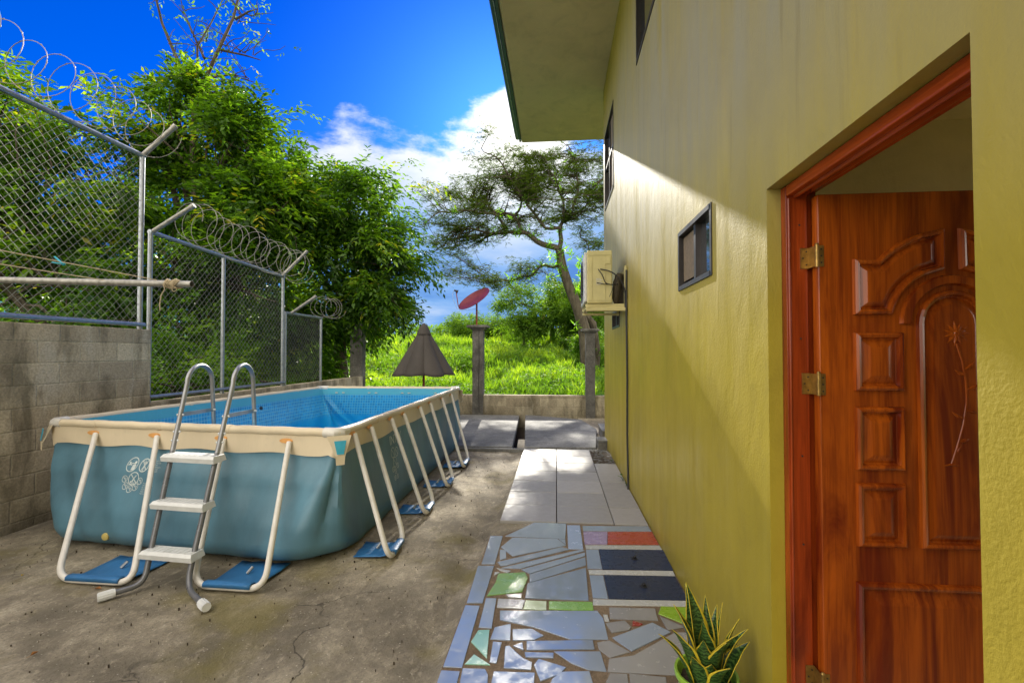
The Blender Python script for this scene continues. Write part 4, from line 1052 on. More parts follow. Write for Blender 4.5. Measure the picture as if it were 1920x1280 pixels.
b = MB(); vs = [(x, y, z) for y in (-5.1, 10.1) for x, z in ((-.84, 6.075), (2.2, 6.75), (5.4, 6.075), (5.4, 6.04), (2.2, 6.71), (-.84, 6.04))]
b.raw(vs, [tuple(range(6)), tuple(range(6, 12))[::-1]]+[(k, 6+k, 6+(k+1) % 6, (k+1) % 6) for k in range(6)]); b.build('roof', M['gutter'], house)
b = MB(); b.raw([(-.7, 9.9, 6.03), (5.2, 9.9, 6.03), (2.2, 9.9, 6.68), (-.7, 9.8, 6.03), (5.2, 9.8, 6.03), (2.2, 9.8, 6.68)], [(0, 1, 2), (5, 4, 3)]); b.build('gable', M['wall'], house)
# windows
def window(h, label, mull, depth=.035, screen=None, lw=.028):
    y0, y1, z0, z1 = h; x = XW+depth
    f = MB(); fw = lw
    f.box((XW-.006, y0+.002, z0+.002), (x+.03, y0+fw, z1-.002)); f.box((XW-.006, y1-fw, z0+.002), (x+.03, y1-.002, z1-.002))
    f.box((XW-.008, y0+fw+.001, z0+.002), (x+.03, y1-fw-.001, z0+fw)); f.box((XW-.008, y0+fw+.001, z1-fw), (x+.03, y1-fw-.001, z1-.002))
    for (ax, p) in mull:
        if ax == 'y': f.box((XW+.004, p-.018, z0+fw+.001), (x+.028, p+.018, z1-fw-.001))
        else: f.box((XW+.004, y0+fw+.001, p-.018), (x+.027, y1-fw-.001, p+.018))
    w_ = f.build('window', M['frame'], house); w_['label'] = label
    g_ = MB(); g_.face([(x, y0+.01, z0+.01), (x, y0+.01, z1-.01), (x, y1-.01, z1-.01), (x, y1-.01, z0+.01)]); g_.build('pane', M['glass'], w_)
    if screen: s_ = MB(); s_.box((x-.012, screen[0], z0+fw+.03), (x-.006, screen[1], z1-fw-.012)); s_.build('blind', M['screen'], w_)
    # dark metal trim line round the opening
    return w_
window(holes[1], 'small dark framed sliding window between the door and the air conditioner', [('y', 2.87)], screen=(2.93, 3.185))
window(holes[2], 'small low window below the air conditioner', [('y', 6.55)])
window(holes[3], 'tall upper floor window nearest the viewer', [('y', 3.9)], lw=.04)
window(holes[4], 'tall upper floor window at the far corner', [('z', 4.45), ('y', 7.3)], screen=(6.78, 7.25), lw=.04)
# door frame: jambs and head with a rebate
x0, x1, x2 = .850, .925, .965
fr = MB()
fr.box((x0, 1.858, .02), (x1, 1.8985, 2.118)); fr.box((x1+.0005, 1.874, .02), (x2, 1.8985, 2.118))
fr.box((x0, .997, .02), (x1, 1.037, 2.118)); fr.box((x1+.0005, .997, .02), (x2, 1.022, 2.118))
hd = MB(); hd.box((x0+.0008, 1.038, 2.078), (x1, 1.857, 2.1185)); hd.box((x1+.0005, 1.023, 2.093), (x2, 1.873, 2.1185))
hd.tube([(x0+.032, 1.04, 2.077), (x0+.032, 1.855, 2.077)], .009, 8); fr.tube([(x0+.010, 1.857, .03), (x0+.010, 1.857, 2.07)], .005, 8)
dfr = fr.build('door_frame', M['wood_red'], house, bevel=.004); hd.build('frame_head', M['wood_head'], dfr, bevel=.004)
# door leaf, standing open at a right angle to the wall
LX0, LX1, LY, LZ1 = .938, 1.83, 1.812, 2.068
d_ = MB(); d_.box((LX0, LY, .03), (LX1, LY+.042, LZ1)); leaf = d_.build('door', M['wood'], house, bevel=.003)
leaf['label'] = 'open carved wooden door with raised panels and brass hinges'
def inset(poly, d):
    n = len(poly); o = []
    ar = sum(poly[i][0]*poly[(i+1) % n][1]-poly[(i+1) % n][0]*poly[i][1] for i in range(n)); s = 1 if ar > 0 else -1
    for i in range(n):
        a, c, e_ = Vector(poly[i-1]), Vector(poly[i]), Vector(poly[(i+1) % n]); u = (c-a).normalized(); v = (e_-c).normalized()
        n1 = Vector((-u.y, u.x))*s; n2 = Vector((-v.y, v.x))*s; m_ = (n1+n2); den = m_.length_squared
        o.append(tuple(c + (m_*(2*d/den) if den > 1e-4 else n1*d)))
    return o
def panel(poly, w_=.04, deep=.011, name='panel'):
    n = len(poly); lev = [(0, 0.), (.003, .013), (.010, .018), (.018, .015), (.022, .003), (.026, .001), (.026+w_, deep+.004), (.030+w_, deep+.005)]
    vs = []
    for (d, h) in lev:
        for (x, z) in inset(poly, d) if d else poly: vs.append((x, LY-h, z))
    b = MB(); b.raw(vs, [(j*n+k, j*n+(k+1) % n, (j+1)*n+(k+1) % n, (j+1)*n+k) for j in range(len(lev)-1) for k in range(n)]+[tuple((len(lev)-1)*n+k for k in range(n))])
    return b.build(name, M['wood'], leaf)
CX = 1.378
def arc(cx, cz, r, a0, a1, n): return [(cx+r*math.cos(R(a0+(a1-a0)*k/n)), cz+r*math.sin(R(a0+(a1-a0)*k/n))) for k in range(n+1)]
for s in (-1, 1):
    X_ = lambda x: CX+s*(x-CX)
    for (za, zc_) in ((1.363, 1.570), (1.085, 1.308), (.818, 1.040)):
        panel([(X_(1.052), za), (X_(1.215), za), (X_(1.215), zc_), (X_(1.052), zc_)], .026, .008)
    # quarter arch panel: bottom edge, up the outer side, over the arch, down beside the centre, then back along the inner arch
    q = [(1.052, 1.632), (1.052, 1.832)] + [(x_, z_) for x_, z_ in arc(1.378, 1.60, .335, 137, 94, 6) if not 1.30 < x_ < 1.35]
    q = [(x_, min(z_, 1.935)) for x_, z_ in q]
    inner = arc(1.378, 1.585, .205, 97, 158, 6); inner = inner[:1]+inner[2:]
    poly = q+inner+[(1.1785, 1.632)]
    panel([(X_(x_), z_) for x_, z_ in poly], .018, .008)
# tall centre arch panel, wide frame ring round it
a_in = arc(CX, 1.60, .118, 180, 0, 14); panel([(CX-.118, .818)]+a_in+[(CX+.118, .818)], .022, .006)
ring = MB(); A1 = arc(CX, 1.60, .172, 180, 0, 20); A2 = arc(CX, 1.60, .135, 180, 0, 20)
vs = []
for (o_, i_) in zip(A1, A2):
    m_ = ((o_[0]+i_[0])/2, (o_[1]+i_[1])/2); vs += [(o_[0], LY, o_[1]), (o_[0]*.7+m_[0]*.3, LY-.014, o_[1]*.7+m_[1]*.3), (i_[0]*.7+m_[0]*.3, LY-.014, i_[1]*.7+m_[1]*.3), (i_[0], LY, i_[1])]
ring.raw(vs, [(j*4+k, j*4+k+1, (j+1)*4+k+1, (j+1)*4+k) for j in range(20) for k in range(3)]); ring.build('arch_moulding', M['wood'], leaf, smooth=True)
panel([(1.048, .10), (CX*2-1.048, .10), (CX*2-1.048, .695), (1.048, .695)], .045, .008)
# carved flower on the centre panel
fl = MB(); fx, fz = CX+.005, 1.565
for rr, npet, tw in ((.046, 11, 0), (.032, 9, .3)):
    for k in range(npet):
        a = 2*math.pi*k/npet+tw; c_ = Vector((fx+rr*.5*math.cos(a), LY-.010, fz+rr*.5*math.sin(a))); t_ = Vector((fx+rr*math.cos(a), LY-.010, fz+rr*math.sin(a)))
        fl.tube([(fx, LY-.011, fz), tuple(c_), tuple(t_)], [.003, .0058, .0008], 6)
fl.tube([(fx+.006*math.cos(a), LY-.014, fz+.006*math.sin(a)) for a in np.linspace(0, 6.28, 10)], .004, 6)
st = [(fx, 1.53), (fx+.018, 1.47), (fx+.028, 1.40), (fx+.030, 1.33), (fx+.018, 1.25), (fx-.004, 1.17), (fx-.022, 1.115)]
fl.tube([(x_, LY-.010, z_) for x_, z_ in st], .0042, 6)
for (x_, z_, dx_, dz_) in ((fx+.025, 1.44, .035, .03), (fx+.027, 1.42, -.035, .02), (fx+.031, 1.37, .04, .02), (fx+.028, 1.30, .035, -.012), (fx+.02, 1.27, -.04, .025), (fx+.0, 1.19, .036, .01), (fx-.01, 1.15, .02, .03)):
    fl.tube([(x_, LY-.010, z_), (x_+dx_*.5, LY-.011, z_+dz_*.35), (x_+dx_, LY-.010, z_+dz_)], [.0028, .0075, .0008], 6)
fl.tube([(fx-.06, LY-.009, 1.105), (fx-.022, LY-.012, 1.112), (fx+.012, LY-.009, 1.108)], [.001, .005, .001], 6)
fl.build('flower_carving', M['wood'], leaf, smooth=True)
for z in (1.845, 1.385, .33):
    b = MB(); b.box((.928-.030, 1.853, z-.038), (.928-.001, 1.8575, z+.038)); b.box((.9255, LY-.004, z-.037), (.9285, 1.855, z+.037)); b.box((.934, LY-.003, z-.038), (.934+.022, LY-.0005, z+.038))
    b.tube([(.931, LY-.006, z-.04), (.931, LY-.006, z+.04)], .0062, 10)
    for k in (-1, 0, 1): b.tube([(.931, LY-.006, z+k*.026-.001), (.931, LY-.006, z+k*.026+.001)], .0075, 10)
    b.tube([(.931, LY-.006, z+.04), (.931, LY-.006, z+.046)], [.0075, .004], 10)
    h_ = b.build('hinge', M['brass'], leaf, smooth=True)
    for k in (-1, 0, 1):
        b = MB(); b.tube([(.912+(.006 if k else -.006), 1.8535, z+k*.024), (.912+(.006 if k else -.006), 1.8515, z+k*.024)], .003, 8); b.build('screw', M['screw'], h_)
        b = MB(); b.tube([(.947, LY-.0025, z+k*.024), (.947, LY-.0045, z+k*.024)], .003, 8); b.build('screw', M['screw'], h_)
for z in (1.97, 1.55, 1.12, .8): b = MB(); b.tube([(.897, 1.8585, z), (.897, 1.8565, z)], .0035, 8); b.build('screw', M['screw'], dfr)
b = MB(); b.tube([(1.76, LY+.0, 1.02), (1.76, LY-.05, 1.02), (1.66, LY-.055, 1.02)], .009, 10); b.box((1.74, LY-.006, .95), (1.78, LY, 1.09)); b.build('handle', M['brass'], leaf, smooth=True)

# ================================================================ AIR CONDITIONER ON ITS BRACKET
e = tag(empty('air_conditioner', (.5, 5.9, 2.0)), 'beige air conditioner unit on a wall bracket high on the olive house', 'air conditioner')
b = MB(); b.box((.352, 5.50, 2.055), (.632, 6.28, 2.655)); ac = b.build('casing', M['ac'], e, bevel=.012, seg=3)
b = MB(); b.box((.322, 5.515, 2.075), (.3515, 6.265, 2.635)); b.build('front_grille', M['ac_white'], ac, bevel=.008)
b = MB()
for k in range(14):
    b.tube([(.319, 5.72+.0, 2.36)]+[(.317, 5.99+.02*k*math.cos(a), 2.36+.02*k*math.sin(a)) for a in np.linspace(0, 6.283, 25)][1:] if False else [(.317, 5.99+.02*k*math.cos(a), 2.36+.02*k*math.sin(a)) for a in np.linspace(0, 6.283, 25)], .0025, 4, cap=False)
b.build('fan_guard', M['black'], ac)
b = MB(); b.box((.358, 5.494, 2.60), (.626, 5.499, 2.64)); b.box((.55, 5.494, 2.10), (.555, 5.499, 2.60)); b.box((.40, 5.494, 2.09), (.405, 5.499, 2.59)); b.box((.358, 5.494, 2.085), (.626, 5.499, 2.092))
b.box((.555, 5.490, 2.50), (.61, 5.497, 2.58)); b.build('service_cover', M['ac'], ac)
b = MB()
for k in range(5): b.box((.455, 5.4975, 2.33-k*.016), (.455+.05+.02*(k % 2), 5.4995, 2.336-k*.016))
b.build('rating_label', M['ac_white'], ac)
b = MB(); b.box((.655, 5.40, 2.00), (.795, 5.52, 2.04))
br = MB(); br.box((.335, 5.53, 2.018), (.77, 5.565, 2.050)); br.box((.335, 6.20, 2.018), (.77, 6.235, 2.050)); br.box((.335, 5.46, 1.965), (.795, 5.50, 1.995)); br.box((.335, 6.16, 1.965), (.795, 6.20, 1.995))
br.box((.34, 5.5005, 2.000), (.37, 6.1995, 2.016)); br.box((.772, 5.5755, 2.40), (.79, 6.1895, 2.44)); br.box((.772, 5.515, 1.965), (.797, 5.575, 2.48)); br.box((.772, 6.19, 1.965), (.797, 6.25, 2.48)); br.raw([(.335, 5.50, 1.995), (.795, 5.50, 1.995), (.795, 5.53, 1.995), (.335, 5.53, 1.995), (.335, 5.53, 2.018), (.795, 5.53, 2.018)], [(0, 1, 2, 3), (3, 2, 5, 4)])
br.build('bracket', M['ac'], e, bevel=.003)
b = MB(); b.box((.69, 5.60, 2.06), (.775, 5.75, 2.40)); b.tube([(.73, 5.585, 2.40), (.70, 5.58, 2.30), (.68, 5.60, 2.12), (.70, 5.62, 2.02)], [.035, .05, .04, .02], 10); b.build('pipe_wrap', M['bark'], e, bevel=.01)
b = MB(); b.tube(bez([(.50, 5.49, 2.44), (.60, 5.44, 2.41), (.70, 5.44, 2.34), (.765, 5.45, 2.22), (.772, 5.47, 2.0)], .08), .007, 6)
b.tube(bez([(.475, 5.49, 2.44), (.52, 5.44, 2.36), (.55, 5.44, 2.27), (.62, 5.45, 2.255), (.70, 5.52, 2.27)], .05), .006, 6)
b.tube(bez([(.46, 5.49, 2.285), (.56, 5.45, 2.26), (.66, 5.46, 2.26), (.70, 5.52, 2.36)], .05), .005, 6)
b.tube([(.64, 5.46, 2.25), (.62, 5.45, 2.18), (.595, 5.45, 2.12)], .004, 5); b.build('cable', M['black'], e, smooth=True)
b = MB(); b.tube([(.785, 5.46, 2.42), (.783, 5.46, 1.9), (.786, 5.45, 1.2), (.781, 5.44, .6), (.785, 5.42, .15), (.778, 5.37, .0)], .011, 8)
tag(b.build('drain_pipe', M['black'], origin=(.785, 5.44, 0), smooth=True), 'thin dark drain hose running down the olive wall from the air conditioner', 'hose')

# ================================================================ SNAKE PLANT
PX, PY = .600, 2.03
e = tag(empty('potted_plant', (PX, PY, .0)), 'snake plant with yellow edged leaves in a lime green pot by the wall', 'potted plant')
b = MB(); prof = [(.085, .006), (.09, .012), (.100, .09), (.110, .185), (.121, .19), (.124, .205), (.121, .215), (.112, .213), (.106, .19), (.100, .165)]
vs = []; n = 36
for r_, z in prof:
    for k in range(n): a = 2*math.pi*k/n; vs.append((PX+r_*math.cos(a), PY+r_*math.sin(a), z))
b.raw(vs, [(j*n+k, j*n+(k+1) % n, (j+1)*n+(k+1) % n, (j+1)*n+k) for j in range(len(prof)-1) for k in range(n)]+[tuple(range(n))[::-1]])
b.build('pot', M['pot'], e, smooth=True)
b = MB(); vs = [(PX, PY, .178)]; 
for k in range(24): a = 2*math.pi*k/24; vs.append((PX+.104*math.cos(a), PY+.104*math.sin(a), .170+.006*math.sin(k*3)))
b.raw(vs, [(0, 1+k, 1+(k+1) % 24) for k in range(24)]); b.build('soil', M['soil'], e)
def m_snake():
    m, t, bb = new_mat('snake_leaf_green', (.03, .09, .02), .32, .5); c = objco(t)
    wv = N(t, 'ShaderNodeTexWave'); wv.bands_direction = 'Z'; wv.inputs['Scale'].default_value = 22; wv.inputs['Distortion'].default_value = 9; wv.inputs['Detail'].default_value = 3; wv.inputs['Detail Scale'].default_value = 2
    t.links.new(c, wv.inputs[0]); t.links.new(ramp(t, wv.outputs['Fac'], [(.3, (.015, .045, .012)), (.75, (.085, .17, .04))]), bb.inputs['Base Color']); return m
M['snake'] = m_snake(); M['snake_y'] = simple('snake_leaf_margin', (.62, .48, .03), .4, 0, .1, 20)
def sleaf(bx, by, ang, lean, L, W_, twist=0, curl=.3):
    b = MB(); rows = 14; b_dir = Vector((math.cos(ang), math.sin(ang), 0)); side_ = Vector((-math.sin(ang), math.cos(ang), 0)); vs = []
    us = [-1, -.83, -.4, 0, .4, .83, 1]
    p = Vector((bx, by, .165)); 
    for k in range(rows+1):
        f = k/rows; th = lean*(.35+.65*f) + curl*f*f*.6
        if k: p = p + (Vector((0, 0, 1))*math.cos(th)+b_dir*math.sin(th))*(L/rows)
        wd = W_*(.62+.38*math.sin(math.pi*min(1, f*1.25)))*(1-max(0, (f-.55)/.45)**1.7) + .0006
        s_ = (side_*math.cos(twist*f) + b_dir*math.sin(twist*f)).normalized()
        inw = -(b_dir*math.cos(th)-Vector((0, 0, 1))*math.sin(th))
        for u in us: vs.append(p + s_*(u*wd) + inw*(abs(u)**1.6*wd*.55) + inw*(.03*wd*math.sin(f*25+u*5)))
    n_ = len(us)
    for j in range(rows):
        for k in range(n_-1):
            b.m = 1 if k in (0, n_-2) else 0
            b.raw([vs[j*n_+k], vs[j*n_+k+1], vs[(j+1)*n_+k+1], vs[(j+1)*n_+k]], [(0, 1, 2, 3)])
    o = b.build('leaf', [M['snake'], M['snake_y']], e, smooth=False)
    bm = bmesh.new(); bm.from_mesh(o.data); bmesh.ops.remove_doubles(bm, verts=bm.verts, dist=1e-5)
    for f_ in bm.faces: f_.smooth = True
    bm.to_mesh(o.data); bm.free()
    sol = o.modifiers.new('t', 'SOLIDIFY'); sol.thickness = .0022
for a in [(-.02, .03, 2.4, .10, .40, .036, .4), (-.035, .0, 3.0, .28, .34, .030, .2), (-.05, -.03, 3.6, .45, .30, .030, -.3), (-.065, -.02, 3.3, .62, .27, .020, .2),
          (-.02, -.04, 4.4, .18, .24, .034, .3), (-.005, -.05, 4.7, .30, .15, .026, 0), (.02, -.03, 5.0, .35, .26, .034, -.4), (.03, .0, 5.6, .40, .27, .036, .3),
          (.05, .0, .1, .55, .27, .036, .4), (.055, -.03, .3, .70, .23, .032, 0), (.03, .04, .9, .25, .30, .026, .3), (.02, .05, 1.4, .15, .33, .024, 0),
          (.06, .02, .2, .35, .28, .022, .8), (.05, .04, .6, .12, .32, .011, .5), (-.03, .05, 2.0, .12, .38, .028, .9), (.0, .0, 4.0, .05, .28, .034, .2), (-.04, -.05, 3.9, .35, .18, .026, -.5), (.02, -.06, 5.2, .5, .17, .030, .2)]:
    sleaf(PX+a[0], PY+a[1], a[2], a[3]*1.15, a[4]*.94, a[5]*1.32, a[6])
# little weeds in the joint between pavers and wall
def weed(x, y, s, lab):
    b = MB(); 
    for k in range(9):
        a = random.uniform(0, 6.28); L = s*random.uniform(.5, 1); z = random.uniform(.2, 1)*s
        p = Vector((x, y, .0)); q = p+Vector((math.cos(a)*L*.35-.01, math.sin(a)*L*.5, z)); d = Vector((math.cos(a), math.sin(a), .3)).normalized(); sd2 = Vector((-d.y, d.x, 0)).normalized()*L*.28
        b.m = 0; b.raw([q, q+d*L*.3+sd2, q+d*L*.7, q+d*L*.3-sd2], [(0, 1, 2, 3)]); b.tube([p, q], .0012, 3)
    o = b.build('weed', M['leaf2'], origin=(x, y, 0)); tag(o, lab, 'weed', 'weeds at the foot of the wall')
weed(.775, 5.72, .07, 'small weed at the foot of the wall just beyond the drain hose'); weed(.782, 5.50, .045, 'tiny weed at the foot of the wall beside the drain hose')
weed(.76, 6.75, .03, 'tiny weed in the rubble strip at the foot of the wall')
M['dry'] = simple('dry_leaf', (.28, .12, .03), .7, var=.4, scale=40); M['dry_y'] = simple('yellow_leaf', (.60, .42, .04), .6)
for k, (x, y, s, mt, lab) in enumerate([(-3.02, 2.92, .05, 'dry', 'dry brown leaf touching the left ground strap'), (-2.68, 2.25, .035, 'dry', 'curled dry leaf on the yard in front of the ladder'), (-2.05, 2.05, .035, 'dry', 'reddish dry leaf lying farthest right in front of the ladder'),
        (-3.35, 2.35, .035, 'dry', 'dry leaf at the lower left of the yard'), (-3.70, 3.05, .022, 'dry_y', 'tiny yellow leaf left of the pool leg'), (-.92, 2.02, .045, 'dry', 'dark dry leaf near the sloping edge of the mosaic path'), (-2.35, 1.95, .03, 'dry', 'small dry leaf at the bottom of the yard')]):
    b = MB(); a = k*1.3; d = Vector((math.cos(a), math.sin(a), 0)); q = Vector((-d.y, d.x, 0)); o_ = Vector((x, y, -.05))
    pts = [o_, o_+d*s*.4+q*s*.3+Vector((0, 0, .012)), o_+d*s+Vector((0, 0, .004)), o_+d*s*.45-q*s*.28+Vector((0, 0, .014))]
    b.raw(pts+[o_+d*s*.5+Vector((0, 0, .0))], [(0, 1, 4), (1, 2, 4), (2, 3, 4), (3, 0, 4)]); b.tube([o_, o_-d*s*.4], .001, 3)
    ob = b.build('fallen_leaf', M[mt], origin=o_); tag(ob, lab, 'leaf', 'fallen leaves on the yard'); ob.modifiers.new('t', 'SOLIDIFY').thickness = .0008
# ================================================================ VEGETATION
def rand_unit(n, rng=RNG):
    v = rng.normal(size=(n, 3)); return v/np.linalg.norm(v, axis=1, keepdims=True)
def leaf_quads(base, axis, nrm, L, W):
    """four-point folded leaves: arrays (N,3),(N,3),(N,3),(N,),(N,)"""
    axis = axis/np.linalg.norm(axis, axis=1, keepdims=True)
    s = np.cross(axis, nrm); s /= (np.linalg.norm(s, axis=1, keepdims=True)+1e-9); up = np.cross(s, axis)
    L = L[:, None]; W = W[:, None]
    v0 = base; v1 = base+axis*L*.42+s*W*.5+up*W*.18; v2 = base+axis*L-up*L*.10; v3 = base+axis*L*.42-s*W*.5+up*W*.18
    V = np.stack([v0, v1, v2, v3], 1).reshape(-1, 3); n = len(base)
    return V, np.arange(n*4).reshape(n, 4)
def sprays(P, dirs, k, size, width, spread=.5, droop=.35, seg=None, rng=RNG, grp=1):
    """each point carries a short drooping twig with k leaves in two rows"""
    n = len(P); seg = seg if seg is not None else size*.55
    idx = np.repeat(np.arange(n), k); j = np.tile(np.arange(k), n)
    d = dirs/np.linalg.norm(dirs, axis=1, keepdims=True)
    side = np.cross(d, np.array([0, 0, 1.])); side /= (np.linalg.norm(side, axis=1, keepdims=True)+1e-9)
    dd = d[idx]; sd_ = side[idx]*np.where(j % 2 == 0, 1, -1)[:, None]
    t = (j*seg)[:, None]
    base = P[idx] + dd*t + np.array([0, 0, -1.])*droop*(t**2)/(size*3) + rng.normal(size=(n*k, 3))*size*.08
    ax = dd*(.55+spread*rng.random((n*k, 1))) + sd_*(.5+.5*rng.random((n*k, 1))) + np.array([0, 0, -1.])*(droop*(.4+rng.random((n*k, 1))))
    nr = np.array([0, 0, 1.])+rng.normal(size=(n*k, 3))*.45
    sz = size*(.7+.6*rng.random(n*k)); V, Q = leaf_quads(base, ax, nr, sz, sz*width)
    g_ = np.repeat(rng.random(n//grp+1), grp)[:n]*.6+rng.random(n)*.4
    tint = np.repeat(np.clip(np.repeat(g_**1.5*.95, k)+rng.random(n*k)*.25, 0, 1), 4)
    return V, Q, tint
def merge(parts):
    V = []; Q = []; T = []; o = 0
    for v, q, t in parts: V.append(v); Q.append(q+o); T.append(t); o += len(v)
    return np.concatenate(V), np.concatenate(Q), np.concatenate(T)
def blob_points(blobs, total, seed):
    """lumpy shells: points biased to the outside of overlapping ellipsoids"""
    rng = np.random.default_rng(seed); out = []; nr = []
    vol = np.array([b[3]*b[4]+b[4]*b[5]+b[3]*b[5] for b in blobs], float); cnt = (vol/vol.sum()*total).astype(int)
    for (cx, cy, cz, rx, ry, rz), c in zip(blobs, cnt):
        # sub-lumps on each ellipsoid give clumps and gaps
        nl = max(5, int(5+(rx*ry)*2.4)); u = rand_unit(nl, rng); lc = np.array([cx, cy, cz])+u*np.array([rx, ry, rz])*.78*rng.uniform(.55, 1, (nl, 1)); lr = np.array([rx, ry, rz]).mean()*rng.uniform(.18, .42, nl)
        w_ = rng.integers(0, nl, c); q = rand_unit(c, rng)*(rng.random((c, 1))**.45)
        p = lc[w_]+q*lr[w_][:, None]*np.array([1.1, 1.1, .8])
        st = rng.random(c) < .10; p = p+np.where(st[:, None], (p-np.array([cx, cy, cz]))*rng.uniform(.08, .38, (c, 1)), 0); out.append(p)
        o = p-np.array([cx, cy, cz]); nr.append(o/(np.linalg.norm(o, axis=1, keepdims=True)+1e-6)+q*.5)
    return np.concatenate(out), np.concatenate(nr)
def twig_points(blobs, total, seed, b=None):
    """foliage strung along twigs that radiate from the limbs, so the crown has gaps and a ragged edge"""
    rng = np.random.default_rng(seed); per = 13; P = []; Dn = []
    w_ = np.array([q[3]*q[4]+q[4]*q[5]+q[3]*q[5] for q in blobs]); nt_ = (w_/w_.sum()*total/per).astype(int)
    for (cx, cy, cz, rx, ry, rz), c in zip(blobs, nt_):
        u = rand_unit(c, rng); u[:, 2] = u[:, 2]*.8+.12; cl = rng.integers(0, 9, c); hub = rand_unit(9, rng); u = u*.45+hub[cl]*.85
        R_ = np.array([rx, ry, rz]); reach = rng.uniform(.75, 1.12, c)*(1+.35*(rng.random(c) < .12))
        for k in range(c):
            t = np.sort(rng.uniform(.42, 1., per)); o = u[k]*R_*reach[k]
            pt = np.array([cx, cy, cz])+o*t[:, None]; pt[:, 2] -= .30*(t**3)*np.linalg.norm(o)*.5*rng.random(); pt += rng.normal(size=pt.shape)*.05*(1+t[:, None])
            P.append(pt); d_ = o/np.linalg.norm(o); Dn.append(np.tile(d_, (per, 1)))
            if b is not None and k % 4 == 0:
                b.tube([tuple(np.array([cx, cy, cz])+o*.15), tuple(pt[per//2]), tuple(pt[-1])], [.018, .009, .004], 4, cap=False)
    return np.concatenate(P), np.concatenate(Dn)
def limb(b, a, c, r0, r1, rng, wig=.12, n=8, sag=0):
    a = Vector(a); c = Vector(c); L = (c-a).length; pts = []; rs = []
    s1, s2 = rng.uniform(-1, 1), rng.uniform(-1, 1); u = (c-a).normalized(); p1 = u.orthogonal().normalized(); p2 = u.cross(p1)
    for k in range(n+1):
        f = k/n; wv = math.sin(f*math.pi)*wig*L
        pts.append(a.lerp(c, f)+p1*wv*s1*math.cos(f*3)+p2*wv*s2*math.sin(f*4+1)*.8+Vector((0, 0, -sag*math.sin(math.pi*f)))); rs.append(r0+(r1-r0)*f)
    b.tube(pts, rs, 7); return pts
def tree(name, label, group, base, top, r, blobs, total, k, size, width, mat, seed, bark='bark', cat='tree', droop=.45, extra=None, loc_out=.6):
    rng = np.random.default_rng(seed); pr = random.Random(seed)
    e = tag(empty(name, base), label, cat, group)
    b = MB(); base = Vector(base); top = Vector(top)
    b.tube([base-Vector((0, 0, .5)), base, base.lerp(top, .35)+Vector((.06, 0, 0)), base.lerp(top, .7)-Vector((.05, 0, 0)), top], [r*1.5, r*1.2, r*.9, r*.75, r*.55], 10)
    for bl in blobs:
        c = Vector(bl[:3]); st = base.lerp(top, pr.uniform(.5, .98)); p = limb(b, st, c, r*.45, r*.13, pr)
        for q in range(4):
            t_ = c+Vector((pr.uniform(-1, 1)*bl[3], pr.uniform(-1, 1)*bl[4], pr.uniform(-.4, 1)*bl[5]))*.8; limb(b, p[pr.randint(3, 7)], t_, r*.15, r*.03, pr, n=5)
    if extra: extra(b)
    if name in ('leafy_tree', 'bush'):
        P, D_ = twig_points(blobs, total, seed, b); D_ = D_*.8+rng.normal(size=D_.shape)*.5; D_[:, 2] -= .05
    else:
        P, D_ = blob_points(blobs, total, seed); D_ = D_*loc_out+rng.normal(size=D_.shape)*.5; D_[:, 2] -= .15
    b.build('trunk', M[bark], e, smooth=True)
    V, Q, T = sprays(P, D_, k, size, width, droop=droop, rng=rng, grp=13 if name in ('leafy_tree', 'bush') else 1)
    np_mesh('crown', V, Q, M[mat], e, T)
    return e
LT = 'leafy trees crowding behind the chain link fence'
# bare sprouting crown above the middle tree
def bare(b):
    pr = random.Random(3)
    def P_(px_, pz_, y_=10.): return Vector((px_, y_, pz_))
    fork = P_(-8.1, 6.9)
    mains = [[(-8.1, 6.9), (-8.35, 7.6), (-8.7, 8.3), (-8.95, 9.0), (-9.1, 9.9)], [(-8.1, 6.9), (-7.9, 7.6), (-7.45, 8.25), (-7.1, 8.9), (-6.95, 9.9)], [(-7.95, 7.5), (-7.95, 8.3), (-7.7, 8.9), (-7.5, 9.6)],
             [(-7.45, 8.25), (-7.0, 8.2), (-6.65, 8.1)], [(-8.0, 8.2), (-8.2, 8.7), (-8.4, 9.3)], [(-7.1, 8.9), (-6.75, 9.0), (-6.6, 9.1)], [(-7.9, 7.6), (-7.3, 7.75), (-6.8, 7.6)], [(-8.0, 4.0), (-8.2, 5.5), (-8.1, 6.9)]]
    for i, m_ in enumerate(mains):
        r0 = .10 if i == 7 else (.055 if i < 2 else .028)
        b.tube([P_(x, z, 10+.15*math.sin(i*2+k)) for k, (x, z) in enumerate(m_)], [r0*(1-.65*k/(len(m_)-1)) for k in range(len(m_))], 7)
        for q in range(9 if i != 7 else 0):
            k = pr.randint(1, len(m_)-1); f = pr.random(); x = m_[k-1][0]*(1-f)+m_[k][0]*f; z = m_[k-1][1]*(1-f)+m_[k][1]*f
            a = pr.uniform(.2, 2.9); L = pr.uniform(.35, .8); limb(b, P_(x, z), P_(x+math.cos(a)*L, z+math.sin(a)*L*.8, 10+pr.uniform(-.5, .5)), .011, .004, pr, n=5)
            TW.append((x+math.cos(a)*L*pr.uniform(.4, 1), 10+pr.uniform(-.3, .3), z+math.sin(a)*L*.7))
TW = []
